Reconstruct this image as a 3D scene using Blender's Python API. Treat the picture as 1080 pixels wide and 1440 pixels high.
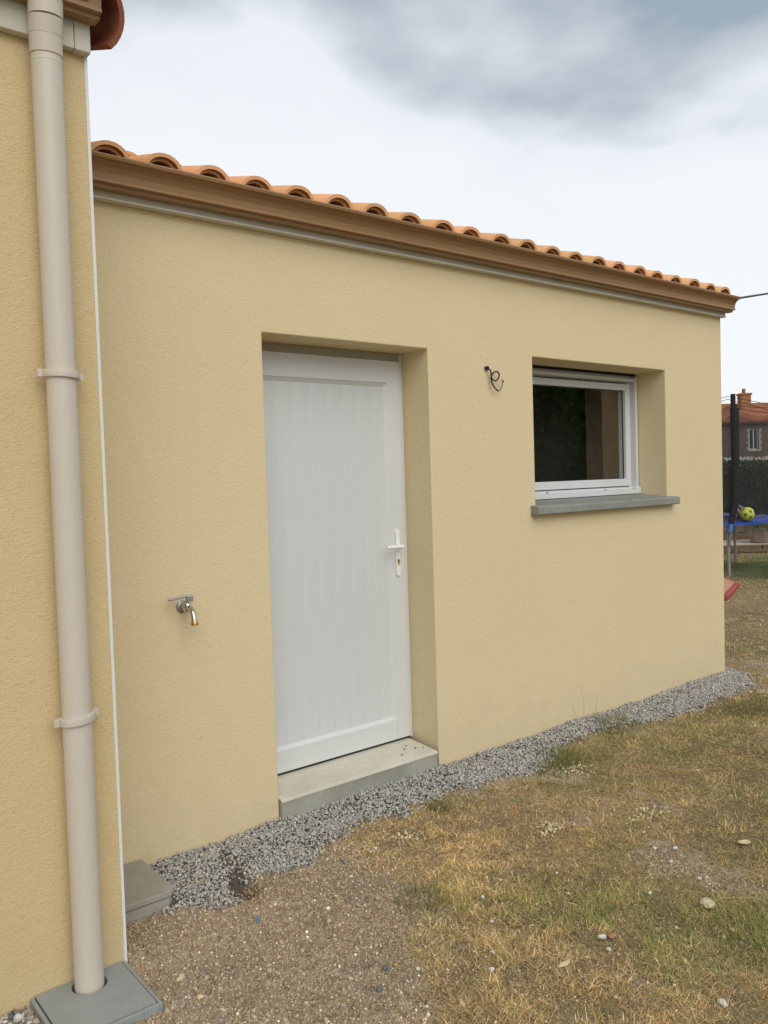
import bpy, bmesh, math, random
import numpy as np
from mathutils import Vector, Matrix

for o in list(bpy.data.objects): bpy.data.objects.remove(o)
S = bpy.context.scene
COL = S.collection
R = math.radians
random.seed(4); rng = np.random.default_rng(4)

# ------------------------------------------------------------------ camera
CAM = Vector((0.0, -3.2334, 1.57))
cr = Vector((0.77466873, -0.63161743, -0.03078603))
cu = Vector((0.05019684, 0.01288956, 0.99865617))
cf = Vector((0.63037182, 0.77517306, -0.04169034))
cam_d = bpy.data.cameras.new('camera'); cam = bpy.data.objects.new('camera', cam_d); COL.objects.link(cam)
m = Matrix((cr, cu, -cf)).transposed().to_4x4(); m.translation = CAM
cam.matrix_world = m
cam_d.sensor_fit = 'VERTICAL'; cam_d.sensor_height = 36.0
cam_d.lens = 1164.33 / 1440 * 36.0
cam_d.clip_start = 0.05; cam_d.clip_end = 3000
S.camera = cam
# ------------------------------------------------------------------ sky
SUN = Vector((-0.28, -0.88, 0.86)).normalized()
W = bpy.data.worlds.new('World'); S.world = W; W.use_nodes = True
nt = W.node_tree; N = nt.nodes; Lk = nt.links; N.clear()
def wn(t, **k):
    n = N.new(t)
    for a, b in k.items(): setattr(n, a, b)
    return n
out = wn('ShaderNodeOutputWorld'); bg = wn('ShaderNodeBackground'); bg.inputs['Strength'].default_value = 0.1
sky = wn('ShaderNodeTexSky', sky_type='NISHITA', sun_disc=False)
sky.sun_elevation = math.asin(SUN.z); sky.sun_rotation = math.atan2(SUN.x, SUN.y)
tc = wn('ShaderNodeTexCoord'); sep = wn('ShaderNodeSeparateXYZ'); Lk.new(tc.outputs['Generated'], sep.inputs[0])
def wm(op, a, b=None, clamp=False):
    n = wn('ShaderNodeMath', operation=op, use_clamp=clamp)
    for i, v in enumerate((a, b)):
        if v is None: continue
        if isinstance(v, (int, float)): n.inputs[i].default_value = v
        else: Lk.new(v, n.inputs[i])
    return n.outputs[0]
zz = wm('MAXIMUM', sep.outputs['Z'], 0.0); zd = wm('ADD', zz, 0.14)
cmb = wn('ShaderNodeCombineXYZ')
Lk.new(wm('DIVIDE', sep.outputs['X'], zd), cmb.inputs[0]); Lk.new(wm('DIVIDE', sep.outputs['Y'], zd), cmb.inputs[1])
mp = wn('ShaderNodeMapping'); mp.inputs['Rotation'].default_value = (0, 0, R(12)); mp.inputs['Location'].default_value = (0.22, 2.16, 0.0); Lk.new(cmb.outputs[0], mp.inputs[0])
n1 = wn('ShaderNodeTexNoise'); n1.inputs['Scale'].default_value = 0.95; n1.inputs['Detail'].default_value = 4; n1.inputs['Roughness'].default_value = 0.42; n1.inputs['Distortion'].default_value = 0.35
Lk.new(mp.outputs[0], n1.inputs['Vector'])
n2 = wn('ShaderNodeTexNoise'); n2.inputs['Scale'].default_value = 2.6; n2.inputs['Detail'].default_value = 4; n2.inputs['Roughness'].default_value = 0.5
Lk.new(mp.outputs[0], n2.inputs['Vector'])
# the overcast deck is darkest overhead and thins towards the horizon, with uneven edges
el = wm('MULTIPLY', wm('SUBTRACT', zz, 0.32), 2.4)
cv = wm('ADD', wm('MULTIPLY', wm('SUBTRACT', n1.outputs[0], 0.5), 1.25), wm('MULTIPLY', wm('SUBTRACT', n2.outputs[0], 0.5), 0.55))
fac = wm('ADD', wm('ADD', cv, 0.215), wm('MINIMUM', el, 0.55), True)
rmp = wn('ShaderNodeValToRGB'); e = rmp.color_ramp.elements
e[0].position = 0.22; e[0].color = (5.75, 5.93, 6.08, 1)
e[1].position = 0.70; e[1].color = (2.2, 2.65, 3.05, 1)
e2 = e.new(0.45); e2.color = (5.4, 5.58, 5.85, 1)
Lk.new(fac, rmp.inputs[0])
mx = wn('ShaderNodeMixRGB'); mx.inputs[0].default_value = 0.94
Lk.new(sky.outputs[0], mx.inputs[1]); Lk.new(rmp.outputs[0], mx.inputs[2])
Lk.new(mx.outputs[0], bg.inputs['Color']); Lk.new(bg.outputs[0], out.inputs[0])
# ------------------------------------------------------------------ sun behind the cloud
sl = bpy.data.lights.new('sun', 'SUN'); sl.energy = 1.1; sl.angle = R(50); sl.color = (1.0, 0.95, 0.87)
so = bpy.data.objects.new('sun', sl); COL.objects.link(so)
so.rotation_euler = (-SUN).to_track_quat('-Z', 'Y').to_euler(); so.location = (4, -6, 9)
# ------------------------------------------------------------------ exposure
S.view_settings.view_transform = 'Standard'; S.view_settings.look = 'None'
S.view_settings.gamma = 1.0; S.view_settings.exposure = 0.70
S.render.resolution_x = 768; S.render.resolution_y = 1024
S.render.engine = 'CYCLES'
try: S.cycles.max_bounces = 8; S.cycles.transparent_max_bounces = 16
except Exception: pass

# ================================================================== helpers
class MB:
    def __init__(s): s.v = []; s.f = []
    def add(s, vs, fs):
        b = len(s.v); s.v += [tuple(p) for p in vs]; s.f += [tuple(i + b for i in f) for f in fs]; return s
    def box(s, x0, x1, y0, y1, z0, z1):
        return s.add([(x0,y0,z0),(x1,y0,z0),(x1,y1,z0),(x0,y1,z0),(x0,y0,z1),(x1,y0,z1),(x1,y1,z1),(x0,y1,z1)],
                     [(0,3,2,1),(4,5,6,7),(0,1,5,4),(1,2,6,5),(2,3,7,6),(3,0,4,7)])
    def prism(s, prof, a0, a1, axis='x'):
        n = len(prof)
        def P(a, p):
            return {'x': (a, p[0], p[1]), 'y': (p[0], a, p[1]), 'z': (p[0], p[1], a)}[axis]
        vs = [P(a0, p) for p in prof] + [P(a1, p) for p in prof]
        fs = [(i, (i+1) % n, n + (i+1) % n, n + i) for i in range(n)] + [tuple(range(n))[::-1], tuple(range(n, 2*n))]
        return s.add(vs, fs)
    def tube(s, pts, r, seg=10, caps=True):
        pts = [Vector(p) for p in pts]; n = len(pts)
        rs = r if isinstance(r, (list, tuple)) else [r]*n
        vs = []; prev = None
        for i, p in enumerate(pts):
            t = (pts[min(i+1, n-1)] - pts[max(i-1, 0)]).normalized()
            if prev is None: a = t.orthogonal().normalized()
            else: a = (prev - t*prev.dot(t)).normalized()
            prev = a; b = t.cross(a)
            for k in range(seg):
                w = 2*math.pi*k/seg; vs.append(p + (a*math.cos(w) + b*math.sin(w))*rs[i])
        fs = [(i*seg+k, i*seg+(k+1) % seg, (i+1)*seg+(k+1) % seg, (i+1)*seg+k) for i in range(n-1) for k in range(seg)]
        if caps: fs += [tuple(range(seg))[::-1], tuple(range((n-1)*seg, n*seg))]
        return s.add(vs, fs)
    def lathe(s, c, d, prof, seg=20, caps=True):
        c = Vector(c); d = Vector(d).normalized(); a = d.orthogonal().normalized(); b = d.cross(a); vs = []
        for rr, h in prof:
            for k in range(seg):
                w = 2*math.pi*k/seg; vs.append(c + d*h + (a*math.cos(w) + b*math.sin(w))*rr)
        n = len(prof)
        fs = [(i*seg+k, i*seg+(k+1) % seg, (i+1)*seg+(k+1) % seg, (i+1)*seg+k) for i in range(n-1) for k in range(seg)]
        if caps: fs += [tuple(range(seg))[::-1], tuple(range((n-1)*seg, n*seg))]
        return s.add(vs, fs)
    def mesh(s, name, smooth=False, weld=False):
        me = bpy.data.meshes.new(name); me.from_pydata(s.v, [], s.f)
        bm = bmesh.new(); bm.from_mesh(me)
        if weld: bmesh.ops.remove_doubles(bm, verts=bm.verts, dist=1e-5)
        bmesh.ops.recalc_face_normals(bm, faces=bm.faces); bm.to_mesh(me); bm.free()
        if smooth:
            for p in me.polygons: p.use_smooth = True
        return me
    def build(s, name, mt, parent=None, smooth=False, bevel=0, weld=False, seg=2):
        return obj(name, s.mesh(name, smooth, weld), mt, parent, bevel, seg, smooth)
def obj(name, me, mt, parent=None, bevel=0, seg=2, smooth=False):
    o = bpy.data.objects.new(name, me); COL.objects.link(o)
    if mt and not me.materials: me.materials.append(mt)
    if parent: setparent(o, parent)
    if bevel:
        b = o.modifiers.new('bevel', 'BEVEL'); b.width = bevel; b.segments = seg; b.limit_method = 'ANGLE'; b.angle_limit = R(35)
    if smooth:
        for p in me.polygons: p.use_smooth = True
        me.set_sharp_from_angle(angle=R(40))
    return o
def setparent(o, p):
    o.parent = p; o.matrix_parent_inverse = Matrix.Translation(-WLOC.get(p.name, Vector((0,0,0))))
WLOC = {}
def empty(name, loc, label, cat, group=None):
    o = bpy.data.objects.new(name, None); COL.objects.link(o); o.location = loc; o.empty_display_size = .1
    WLOC[o.name] = Vector(loc); tag(o, label, cat, group); return o
def tag(o, label=None, cat=None, group=None, kind=None):
    if label: o['label'] = label
    if cat: o['category'] = cat
    if group: o['group'] = group
    if kind: o['kind'] = kind
    return o
def struct(name, me, mt): return tag(obj(name, me, mt), kind='structure')

def pm(name, col, rough=.6, var=None, bump=(), spec=.3, metal=0.0, rnd=0.0, col2=None, coat=0):
    """procedural principled material: var=(scale, amount[, stretch]) mottling towards col2, bump=[(scale, distance[, stretch, kind])]"""
    mt = bpy.data.materials.new(name); mt.use_nodes = True; t = mt.node_tree; b = t.nodes['Principled BSDF']
    b.inputs['Roughness'].default_value = rough; b.inputs['Metallic'].default_value = metal
    b.inputs['Specular IOR Level'].default_value = spec
    if coat: b.inputs['Coat Weight'].default_value = coat
    tcn = t.nodes.new('ShaderNodeTexCoord')
    def coords(stretch):
        if stretch is None: return tcn.outputs['Object']
        mpn = t.nodes.new('ShaderNodeMapping'); mpn.inputs['Scale'].default_value = stretch
        t.links.new(tcn.outputs['Object'], mpn.inputs[0]); return mpn.outputs[0]
    c = None
    if var:
        vs = var if isinstance(var[0], (tuple, list)) else [var]
        for v in vs:
            n = t.nodes.new('ShaderNodeTexNoise'); n.inputs['Scale'].default_value = v[0]; n.inputs['Detail'].default_value = 5
            t.links.new(coords(v[2] if len(v) > 2 else None), n.inputs['Vector'])
            rp = t.nodes.new('ShaderNodeMapRange'); rp.inputs[1].default_value = .34; rp.inputs[2].default_value = .66
            rp.inputs[3].default_value = 0; rp.inputs[4].default_value = v[1]; t.links.new(n.outputs[0], rp.inputs[0])
            mxn = t.nodes.new('ShaderNodeMixRGB'); t.links.new(rp.outputs[0], mxn.inputs[0])
            if c is None: mxn.inputs[1].default_value = (*col, 1)
            else: t.links.new(c, mxn.inputs[1])
            k2 = col2 if col2 else tuple(x*.5 for x in col)
            mxn.inputs[2].default_value = (*k2, 1); c = mxn.outputs[0]
    if rnd:
        oi = t.nodes.new('ShaderNodeObjectInfo'); h = t.nodes.new('ShaderNodeHueSaturation')
        mr = t.nodes.new('ShaderNodeMapRange'); mr.inputs[3].default_value = 1-rnd; mr.inputs[4].default_value = 1+rnd
        t.links.new(oi.outputs['Random'], mr.inputs[0]); t.links.new(mr.outputs[0], h.inputs['Value'])
        mr2 = t.nodes.new('ShaderNodeMapRange'); mr2.inputs[3].default_value = .5+rnd*.05; mr2.inputs[4].default_value = .5-rnd*.05
        t.links.new(oi.outputs['Random'], mr2.inputs[0]); t.links.new(mr2.outputs[0], h.inputs['Hue'])
        if c is None: h.inputs['Color'].default_value = (*col, 1)
        else: t.links.new(c, h.inputs['Color'])
        c = h.outputs[0]
    if c is None: b.inputs['Base Color'].default_value = (*col, 1)
    else: t.links.new(c, b.inputs['Base Color'])
    last = None
    for bp in bump:
        n = t.nodes.new('ShaderNodeTexNoise'); n.inputs['Scale'].default_value = bp[0]; n.inputs['Detail'].default_value = 3
        t.links.new(coords(bp[2] if len(bp) > 2 else None), n.inputs['Vector'])
        bn = t.nodes.new('ShaderNodeBump'); bn.inputs['Distance'].default_value = bp[1]; bn.inputs['Strength'].default_value = 1
        t.links.new(n.outputs[0], bn.inputs['Height'])
        if last: t.links.new(last, bn.inputs['Normal'])
        last = bn.outputs[0]
    if last: t.links.new(last, b.inputs['Normal'])
    return mt
def attr_mat(name, rough=.85, transl=0, spec=.15, bump=None):
    mt = bpy.data.materials.new(name); mt.use_nodes = True; t = mt.node_tree; b = t.nodes['Principled BSDF']
    a = t.nodes.new('ShaderNodeAttribute'); a.attribute_name = 'Col'
    t.links.new(a.outputs['Color'], b.inputs['Base Color']); b.inputs['Roughness'].default_value = rough; b.inputs['Specular IOR Level'].default_value = spec
    if bump:
        n = t.nodes.new('ShaderNodeTexNoise'); n.inputs['Scale'].default_value = bump[0]
        tcn = t.nodes.new('ShaderNodeTexCoord'); t.links.new(tcn.outputs['Object'], n.inputs['Vector'])
        bn = t.nodes.new('ShaderNodeBump'); bn.inputs['Distance'].default_value = bump[1]; t.links.new(n.outputs[0], bn.inputs['Height']); t.links.new(bn.outputs[0], b.inputs['Normal'])
    if transl:
        tr = t.nodes.new('ShaderNodeBsdfTranslucent'); t.links.new(a.outputs['Color'], tr.inputs[0])
        ms = t.nodes.new('ShaderNodeMixShader'); ms.inputs[0].default_value = transl
        o = t.nodes['Material Output']; t.links.new(b.outputs[0], ms.inputs[1]); t.links.new(tr.outputs[0], ms.inputs[2]); t.links.new(ms.outputs[0], o.inputs[0])
    return mt

# render (crépi): fine scraped grain over faint trowel mottling
def render_mat(name, col, col2):
    mt = pm(name, col, .93, var=[(1.3, .30), (9, .16)], spec=.08, col2=col2)
    t = mt.node_tree; b = t.nodes['Principled BSDF']; tcn = [n for n in t.nodes if n.type == 'TEX_COORD'][0]
    mpg = t.nodes.new('ShaderNodeMapping'); mpg.inputs['Rotation'].default_value = (0, R(18), 0); mpg.inputs['Scale'].default_value = (1, 1, 1.7); t.links.new(tcn.outputs['Object'], mpg.inputs[0])
    vo = t.nodes.new('ShaderNodeTexNoise'); vo.inputs['Scale'].default_value = 128; vo.inputs['Detail'].default_value = 2; vo.inputs['Roughness'].default_value = .5; vo.inputs['Distortion'].default_value = .3
    t.links.new(mpg.outputs[0], vo.inputs['Vector'])
    v2 = t.nodes.new('ShaderNodeTexNoise'); v2.inputs['Scale'].default_value = 38; v2.inputs['Detail'].default_value = 2; t.links.new(mpg.outputs[0], v2.inputs['Vector'])
    b1 = t.nodes.new('ShaderNodeBump'); b1.inputs['Distance'].default_value = .0022; t.links.new(vo.outputs[0], b1.inputs['Height'])
    b2 = t.nodes.new('ShaderNodeBump'); b2.inputs['Distance'].default_value = .0013; t.links.new(v2.outputs[0], b2.inputs['Height']); t.links.new(b1.outputs[0], b2.inputs['Normal'])
    t.links.new(b2.outputs[0], b.inputs['Normal'])
    # sparse darker pits where the scraper pulled grains out
    pr = t.nodes.new('ShaderNodeTexNoise'); pr.inputs['Scale'].default_value = 88; pr.inputs['Detail'].default_value = 1; t.links.new(mpg.outputs[0], pr.inputs['Vector'])
    mr = t.nodes.new('ShaderNodeMapRange'); mr.inputs[1].default_value = .60; mr.inputs[2].default_value = .78; mr.inputs[4].default_value = .40; t.links.new(pr.outputs[0], mr.inputs[0])
    src = b.inputs['Base Color'].links[0].from_socket
    mxn = t.nodes.new('ShaderNodeMixRGB'); t.links.new(mr.outputs[0], mxn.inputs[0]); t.links.new(src, mxn.inputs[1]); mxn.inputs[2].default_value = (col[0]*.55, col[1]*.5, col[2]*.42, 1)
    # dusty splash marks thrown up from the ground
    sp_ = t.nodes.new('ShaderNodeSeparateXYZ'); t.links.new(tcn.outputs['Object'], sp_.inputs[0])
    ns = t.nodes.new('ShaderNodeTexNoise'); ns.inputs['Scale'].default_value = 7; ns.inputs['Detail'].default_value = 6; ns.inputs['Roughness'].default_value = .65; t.links.new(tcn.outputs['Object'], ns.inputs['Vector'])
    hz = t.nodes.new('ShaderNodeMapRange'); hz.inputs[1].default_value = .02; hz.inputs[2].default_value = .42; hz.inputs[3].default_value = .34; hz.inputs[4].default_value = -.10; t.links.new(sp_.outputs['Z'], hz.inputs[0])
    ad = t.nodes.new('ShaderNodeMath'); ad.operation = 'ADD'; t.links.new(ns.outputs[0], ad.inputs[0]); t.links.new(hz.outputs[0], ad.inputs[1])
    sr = t.nodes.new('ShaderNodeMapRange'); sr.inputs[1].default_value = .50; sr.inputs[2].default_value = .90; sr.inputs[4].default_value = .16; t.links.new(ad.outputs[0], sr.inputs[0])
    mx2 = t.nodes.new('ShaderNodeMixRGB'); t.links.new(sr.outputs[0], mx2.inputs[0]); t.links.new(mxn.outputs[0], mx2.inputs[1]); mx2.inputs[2].default_value = (.40, .32, .21, 1)
    t.links.new(mx2.outputs[0], b.inputs['Base Color'])
    return mt
M = {}
M['render'] = render_mat('beige_render', (.745, .625, .40), (.695, .565, .33))
M['render_shaded'] = render_mat('shaded_ochre_render', (.655, .52, .295), (.605, .46, .235))  # deeper ochre; part of the left wall's shade is put into this colour
M['trim'] = pm('white_plastic_bead', (.74, .76, .74), .45)
M['pvc'] = pm('white_pvc', (.66, .68, .68), .38, var=(3, .06), spec=.4)
M['door'] = pm('white_pvc_woodgrain', (.64, .67, .675), .42, var=(5, .10, (6, 6, .25)), bump=[(60, .0006, (1, 1, .03))], spec=.35)
M['gutter'] = pm('brown_gutter_pvc', (.36, .21, .10), .42, var=[(2.2, .30, (.3, 1, 1)), (40, .12)], spec=.4)
M['fascia'] = pm('grey_beige_fascia', (.63, .61, .52), .55, var=[(5, .25), (60, .15)], col2=(.40, .40, .33))
M['tile'] = pm('terracotta_tile', (.90, .50, .25), .85, var=[(7, .45), (45, .25)], bump=[(140, .0015)], spec=.12, rnd=.12, col2=(.72, .37, .17))
M['tile_red'] = pm('dark_terracotta_tile', (.34, .125, .07), .8, var=[(9, .4), (50, .2)], bump=[(120, .0015)], spec=.15)
M['pipe'] = pm('sand_pvc_pipe', (.61, .555, .475), .42, var=[(3, .14, (1, 1, .3)), (90, .06)], spec=.4, col2=(.48, .41, .33))
M['sill'] = pm('grey_concrete', (.31, .32, .285), .88, var=[(6, .35), (90, .3)], bump=[(150, .0012)], spec=.15)
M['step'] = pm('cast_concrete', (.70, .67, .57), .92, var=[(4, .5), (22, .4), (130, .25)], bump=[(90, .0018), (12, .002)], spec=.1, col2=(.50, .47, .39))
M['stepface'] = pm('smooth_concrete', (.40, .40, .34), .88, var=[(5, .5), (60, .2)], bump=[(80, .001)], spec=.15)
M['lid'] = pm('slate_plastic', (.27, .29, .285), .6, var=[(8, .35), (60, .25)], bump=[(220, .0006)], spec=.35, col2=(.36, .375, .36))
M['oldlid'] = pm('weathered_concrete_lid', (.40, .375, .33), .85, var=[(7, .5), (50, .35)], bump=[(90, .0014)], spec=.15, col2=(.29, .26, .215))
M['chrome'] = pm('chromed_brass', (.62, .60, .56), .2, metal=1.0, var=(30, .25))
M['steelgrey'] = pm('grey_lever', (.33, .34, .36), .4, metal=.7)
M['brass'] = pm('brass', (.60, .38, .13), .3, metal=1.0)
M['black'] = pm('black_rubber', (.018, .015, .015), .55)
M['conduit'] = pm('blue_black_conduit', (.02, .035, .07), .5)
M['brownwire'] = pm('brown_wire', (.12, .06, .02), .5)
M['copper'] = pm('copper_wire', (.6, .42, .22), .35, metal=.6)
M['dark'] = pm('dark_gap', (.02, .02, .02), .9)
M['brick_in'] = pm('raw_brick_lining', (.46, .31, .24), .9, var=(14, .25))
M['backing'] = pm('dark_backing', (.035, .033, .03), .6)
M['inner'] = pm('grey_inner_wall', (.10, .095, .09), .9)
M['galv'] = pm('galvanised_steel', (.34, .35, .33), .5, metal=.5, var=(8, .4))
M['foam'] = pm('black_foam_sleeve', (.022, .024, .024), .8)
M['bluepad'] = pm('blue_vinyl', (.035, .085, .36), .45, var=(9, .4))
M['bluebright'] = pm('bright_blue_plastic', (.06, .22, .66), .4)
M['matblk'] = pm('jumping_mat', (.03, .03, .032), .7)
M['ballY'] = pm('lime_ball', (.55, .56, .06), .5)
M['ballspot'] = pm('teal_ball_spot', (.07, .16, .16), .5)
M['ballW'] = pm('white_ball', (.72, .68, .64), .45)
M['ballP'] = pm('plum_ball_stripe', (.045, .03, .075), .45)
M['redpl'] = pm('red_plastic', (.42, .065, .06), .5)
M['salmon'] = pm('salmon_plastic', (.66, .33, .20), .5, var=(6, .3))
M['planter'] = pm('taupe_planter', (.30, .225, .195), .75, var=(6, .4))
M['sleeper'] = pm('weathered_sleeper', (.20, .135, .085), .9, var=(10, .7, (1, 1, 6)))
M['slab'] = pm('pale_slab', (.52, .44, .34), .9, var=(3, .4))
M['leafdark'] = attr_mat('hedge_leaf', .6, .25, .25)
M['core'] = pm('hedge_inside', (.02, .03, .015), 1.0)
M['hbrick'] = pm('old_stone_wall', (.20, .145, .12), .95, var=[(1.6, .5), (5, .5)], bump=[(4, .02)])
M['hroof'] = pm('old_red_roof_tile', (.36, .135, .06), .9, var=[(1.2, .5), (9, .4)], bump=[(7, .03, (1, 1, 1))])
M['chim'] = pm('chimney_brick', (.36, .17, .08), .9, var=(4, .6))
M['whitef'] = pm('white_painted_fence', (.72, .73, .70), .7, var=(2, .2))
M['surround'] = pm('pale_stone_surround', (.48, .45, .41), .85, var=(3, .3))
M['hglass'] = pm('far_window_glass', (.03, .035, .04), .08, spec=.5)
M['curtain'] = pm('pale_curtain', (.48, .49, .48), .9)
M['gravel'] = attr_mat('grey_gravel_stone', .85, 0, .2, (260, .0012))
M['soil'] = attr_mat('soil_crumb', .95, 0, .08)
M['grass'] = attr_mat('grass_blade', .75, .30, .12)
M['headstrip'] = pm('shaded_head_strip', (.40, .375, .31), .9)  # frame head; shade under the lintel is put into its darker colour
M['pale'] = pm('pale_limestone', (.72, .60, .38), .9, var=(60, .4), bump=[(180, .002)])
M['whitestone'] = pm('white_stone', (.74, .70, .63), .85, var=(60, .3), bump=[(180, .0015)])
M['greyst'] = pm('blue_grey_stone', (.16, .17, .18), .8, var=(60, .3), bump=[(150, .0015)])
M['terra_bit'] = pm('terracotta_chip', (.42, .20, .10), .85)
M['greenleaf'] = pm('fresh_green_leaf', (.13, .26, .04), .5)
M['bluebit'] = pm('blue_plastic_scrap', (.08, .22, .45), .4)
def glass_mat():
    mt = bpy.data.materials.new('window_glass'); mt.use_nodes = True; t = mt.node_tree; t.nodes.remove(t.nodes['Principled BSDF'])
    tr = t.nodes.new('ShaderNodeBsdfTransparent'); tr.inputs[0].default_value = (.96, .975, .965, 1)
    gl = t.nodes.new('ShaderNodeBsdfGlossy'); gl.inputs['Roughness'].default_value = .01
    fr = t.nodes.new('ShaderNodeFresnel'); fr.inputs[0].default_value = 2.1
    ge = t.nodes.new('ShaderNodeNewGeometry'); iv = t.nodes.new('ShaderNodeMath'); iv.operation = 'SUBTRACT'; iv.inputs[0].default_value = 1; t.links.new(ge.outputs['Backfacing'], iv.inputs[1])
    mu = t.nodes.new('ShaderNodeMath'); mu.operation = 'MULTIPLY'; t.links.new(fr.outputs[0], mu.inputs[0]); t.links.new(iv.outputs[0], mu.inputs[1])
    ms = t.nodes.new('ShaderNodeMixShader'); t.links.new(mu.outputs[0], ms.inputs[0]); t.links.new(tr.outputs[0], ms.inputs[1]); t.links.new(gl.outputs[0], ms.inputs[2])
    t.links.new(ms.outputs[0], t.nodes['Material Output'].inputs[0]); return mt
M['glass'] = glass_mat()
def net_mat():
    mt = bpy.data.materials.new('black_net_mesh'); mt.use_nodes = True; t = mt.node_tree; b = t.nodes['Principled BSDF']
    b.inputs['Base Color'].default_value = (.045, .042, .045, 1); b.inputs['Roughness'].default_value = .9; b.inputs['Alpha'].default_value = .34
    return mt
M['net'] = net_mat()

# ---------------- noise and terrain
_T = np.random.default_rng(11).random((256, 256))
def vn(x, y, s, seed=0):
    x = np.asarray(x, float)*s + seed*17.3; y = np.asarray(y, float)*s + seed*9.7
    i = np.floor(x).astype(int); j = np.floor(y).astype(int); fx = x-i; fy = y-j
    fx = fx*fx*(3-2*fx); fy = fy*fy*(3-2*fy)
    a = _T[i % 256, j % 256]; b = _T[(i+1) % 256, j % 256]; c = _T[i % 256, (j+1) % 256]; d = _T[(i+1) % 256, (j+1) % 256]
    return (a*(1-fx)+b*fx)*(1-fy)+(c*(1-fx)+d*fx)*fy
def fbm(x, y, s, seed=0): return (vn(x,y,s,seed)*.55+vn(x,y,s*2.1,seed+1)*.28+vn(x,y,s*4.3,seed+2)*.17)
def sm(a, b, x):
    t = np.clip((x-a)/(b-a), 0, 1); return t*t*(3-2*t)
GX = [1.0, 1.25, 1.41, 1.54, 1.65, 1.83, 1.93, 2.2, 2.62, 3.0, 3.4, 3.6, 3.87, 4.4, 5.09, 5.76, 6.05, 6.3]
GW = [.33, .36, .50, .40, .40, .45, .33, .28, .27, .31, .33, .25, .20, .27, .36, .31, .10, -.2]
def grav_edge(x): return np.interp(x, GX, GW)
def grav_mask(x, y):          # 1 inside the gravel strip
    w = grav_edge(x) + (fbm(x, y, 9, 3)-.5)*.18
    m = sm(-.025, .025, y + w) * (y < .12) * (x > 1.22) 
    side = sm(.02, -.05, np.maximum(x-5.95, 0)*1.0 + 0*y - .10 + (fbm(x, y, 9, 4)-.5)*.1)   # round the far corner
    return m*np.where(x > 5.93, side, 1.0)
def hollow(x, y):             # the scuffed trench through the gravel by the tap
    # segment from (1.60,-.05) to (1.50,-.46)
    ax, ay, bx, by = 1.60, -.14, 1.53, -.44
    t = np.clip(((x-ax)*(bx-ax)+(y-ay)*(by-ay))/((bx-ax)**2+(by-ay)**2), 0, 1)
    d = np.hypot(x-(ax+t*(bx-ax)), y-(ay+t*(by-ay)))
    return np.exp(-(d/(.028+.03*t))**2)*(.6+.4*t)*(.7+.7*vn(x, y, 22, 90))
def soil_edge(y): return np.interp(y, [-3.5, -2.2, -1.5, -1.4, -1.21, -.86, -.68, -.36, 0], [1.15, 1.25, 1.50, 1.70, 1.82, 1.97, 1.95, 2.0, 2.1])
def soil_mask(x, y):
    e = soil_edge(y) + (fbm(x, y, 3.5, 7)-.5)*.55
    return sm(.20, -.16, x-e)
def gz(x, y):
    x = np.asarray(x, float); y = np.asarray(y, float)
    near = sm(9, 6, np.hypot(x-2.5, y+1))
    h = (fbm(x, y, 2.2, 21)-.5)*.045*near + (fbm(x, y, 9, 25)-.5)*.022*near - .008
    flat = sm(.75, .35, np.hypot(x-.84, y+.72)); h = h*(1-flat) - .024*flat
    box = sm(.42, .22, np.hypot(x-1.13, y+.17)); h = h*(1-box) - .02*box
    g = grav_mask(x, y)
    h = h + g*(.006 + .016*sm(-.4, 0, y)) - hollow(x, y)*.045
    # flush with the building line
    return h

# ================================================================== ground
def grid_axis(lo, hi, step, far):
    a = np.arange(lo, hi+1e-6, step); k = [ .3, .8, 1.6, 3, 6, 12, 25, 60, 150, far]
    return np.concatenate([[lo-q for q in k[::-1]], a, [hi+q for q in k]])
xs = grid_axis(.2, 7.0, .03, 600); ys = grid_axis(-3.2, 1.2, .03, 600)
gxx, gyy = np.meshgrid(xs, ys, indexing='ij'); gzz = gz(gxx, gyy)
gzz[(gxx < .19) | (gxx > 7.05) | (gyy < -3.25) | (gyy > 1.25)] += -.004
nv = np.stack([gxx, gyy, gzz], -1).reshape(-1, 3)
nx_, ny_ = len(xs), len(ys)
idx = np.arange(nx_*ny_).reshape(nx_, ny_)
qf = np.stack([idx[:-1,:-1], idx[1:,:-1], idx[1:,1:], idx[:-1,1:]], -1).reshape(-1, 4)
def arr_mesh(name, verts, faces, cols=None, smooth=False):
    me = bpy.data.meshes.new(name); k = faces.shape[1]
    me.vertices.add(len(verts)); me.vertices.foreach_set('co', np.ascontiguousarray(verts, np.float32).ravel())
    me.loops.add(faces.size); me.loops.foreach_set('vertex_index', np.ascontiguousarray(faces, np.int32).ravel())
    me.polygons.add(len(faces)); me.polygons.foreach_set('loop_start', np.arange(0, faces.size, k, dtype=np.int32))
    try: me.polygons.foreach_set('loop_total', np.full(len(faces), k, np.int32))
    except Exception: pass
    if smooth: me.polygons.foreach_set('use_smooth', np.ones(len(faces), bool))
    me.update(calc_edges=True)
    if cols is not None:
        a = me.color_attributes.new('Col', 'FLOAT_COLOR', 'POINT')
        a.data.foreach_set('color', np.concatenate([cols, np.ones((len(cols), 1))], 1).astype(np.float32).ravel())
    return me
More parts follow.
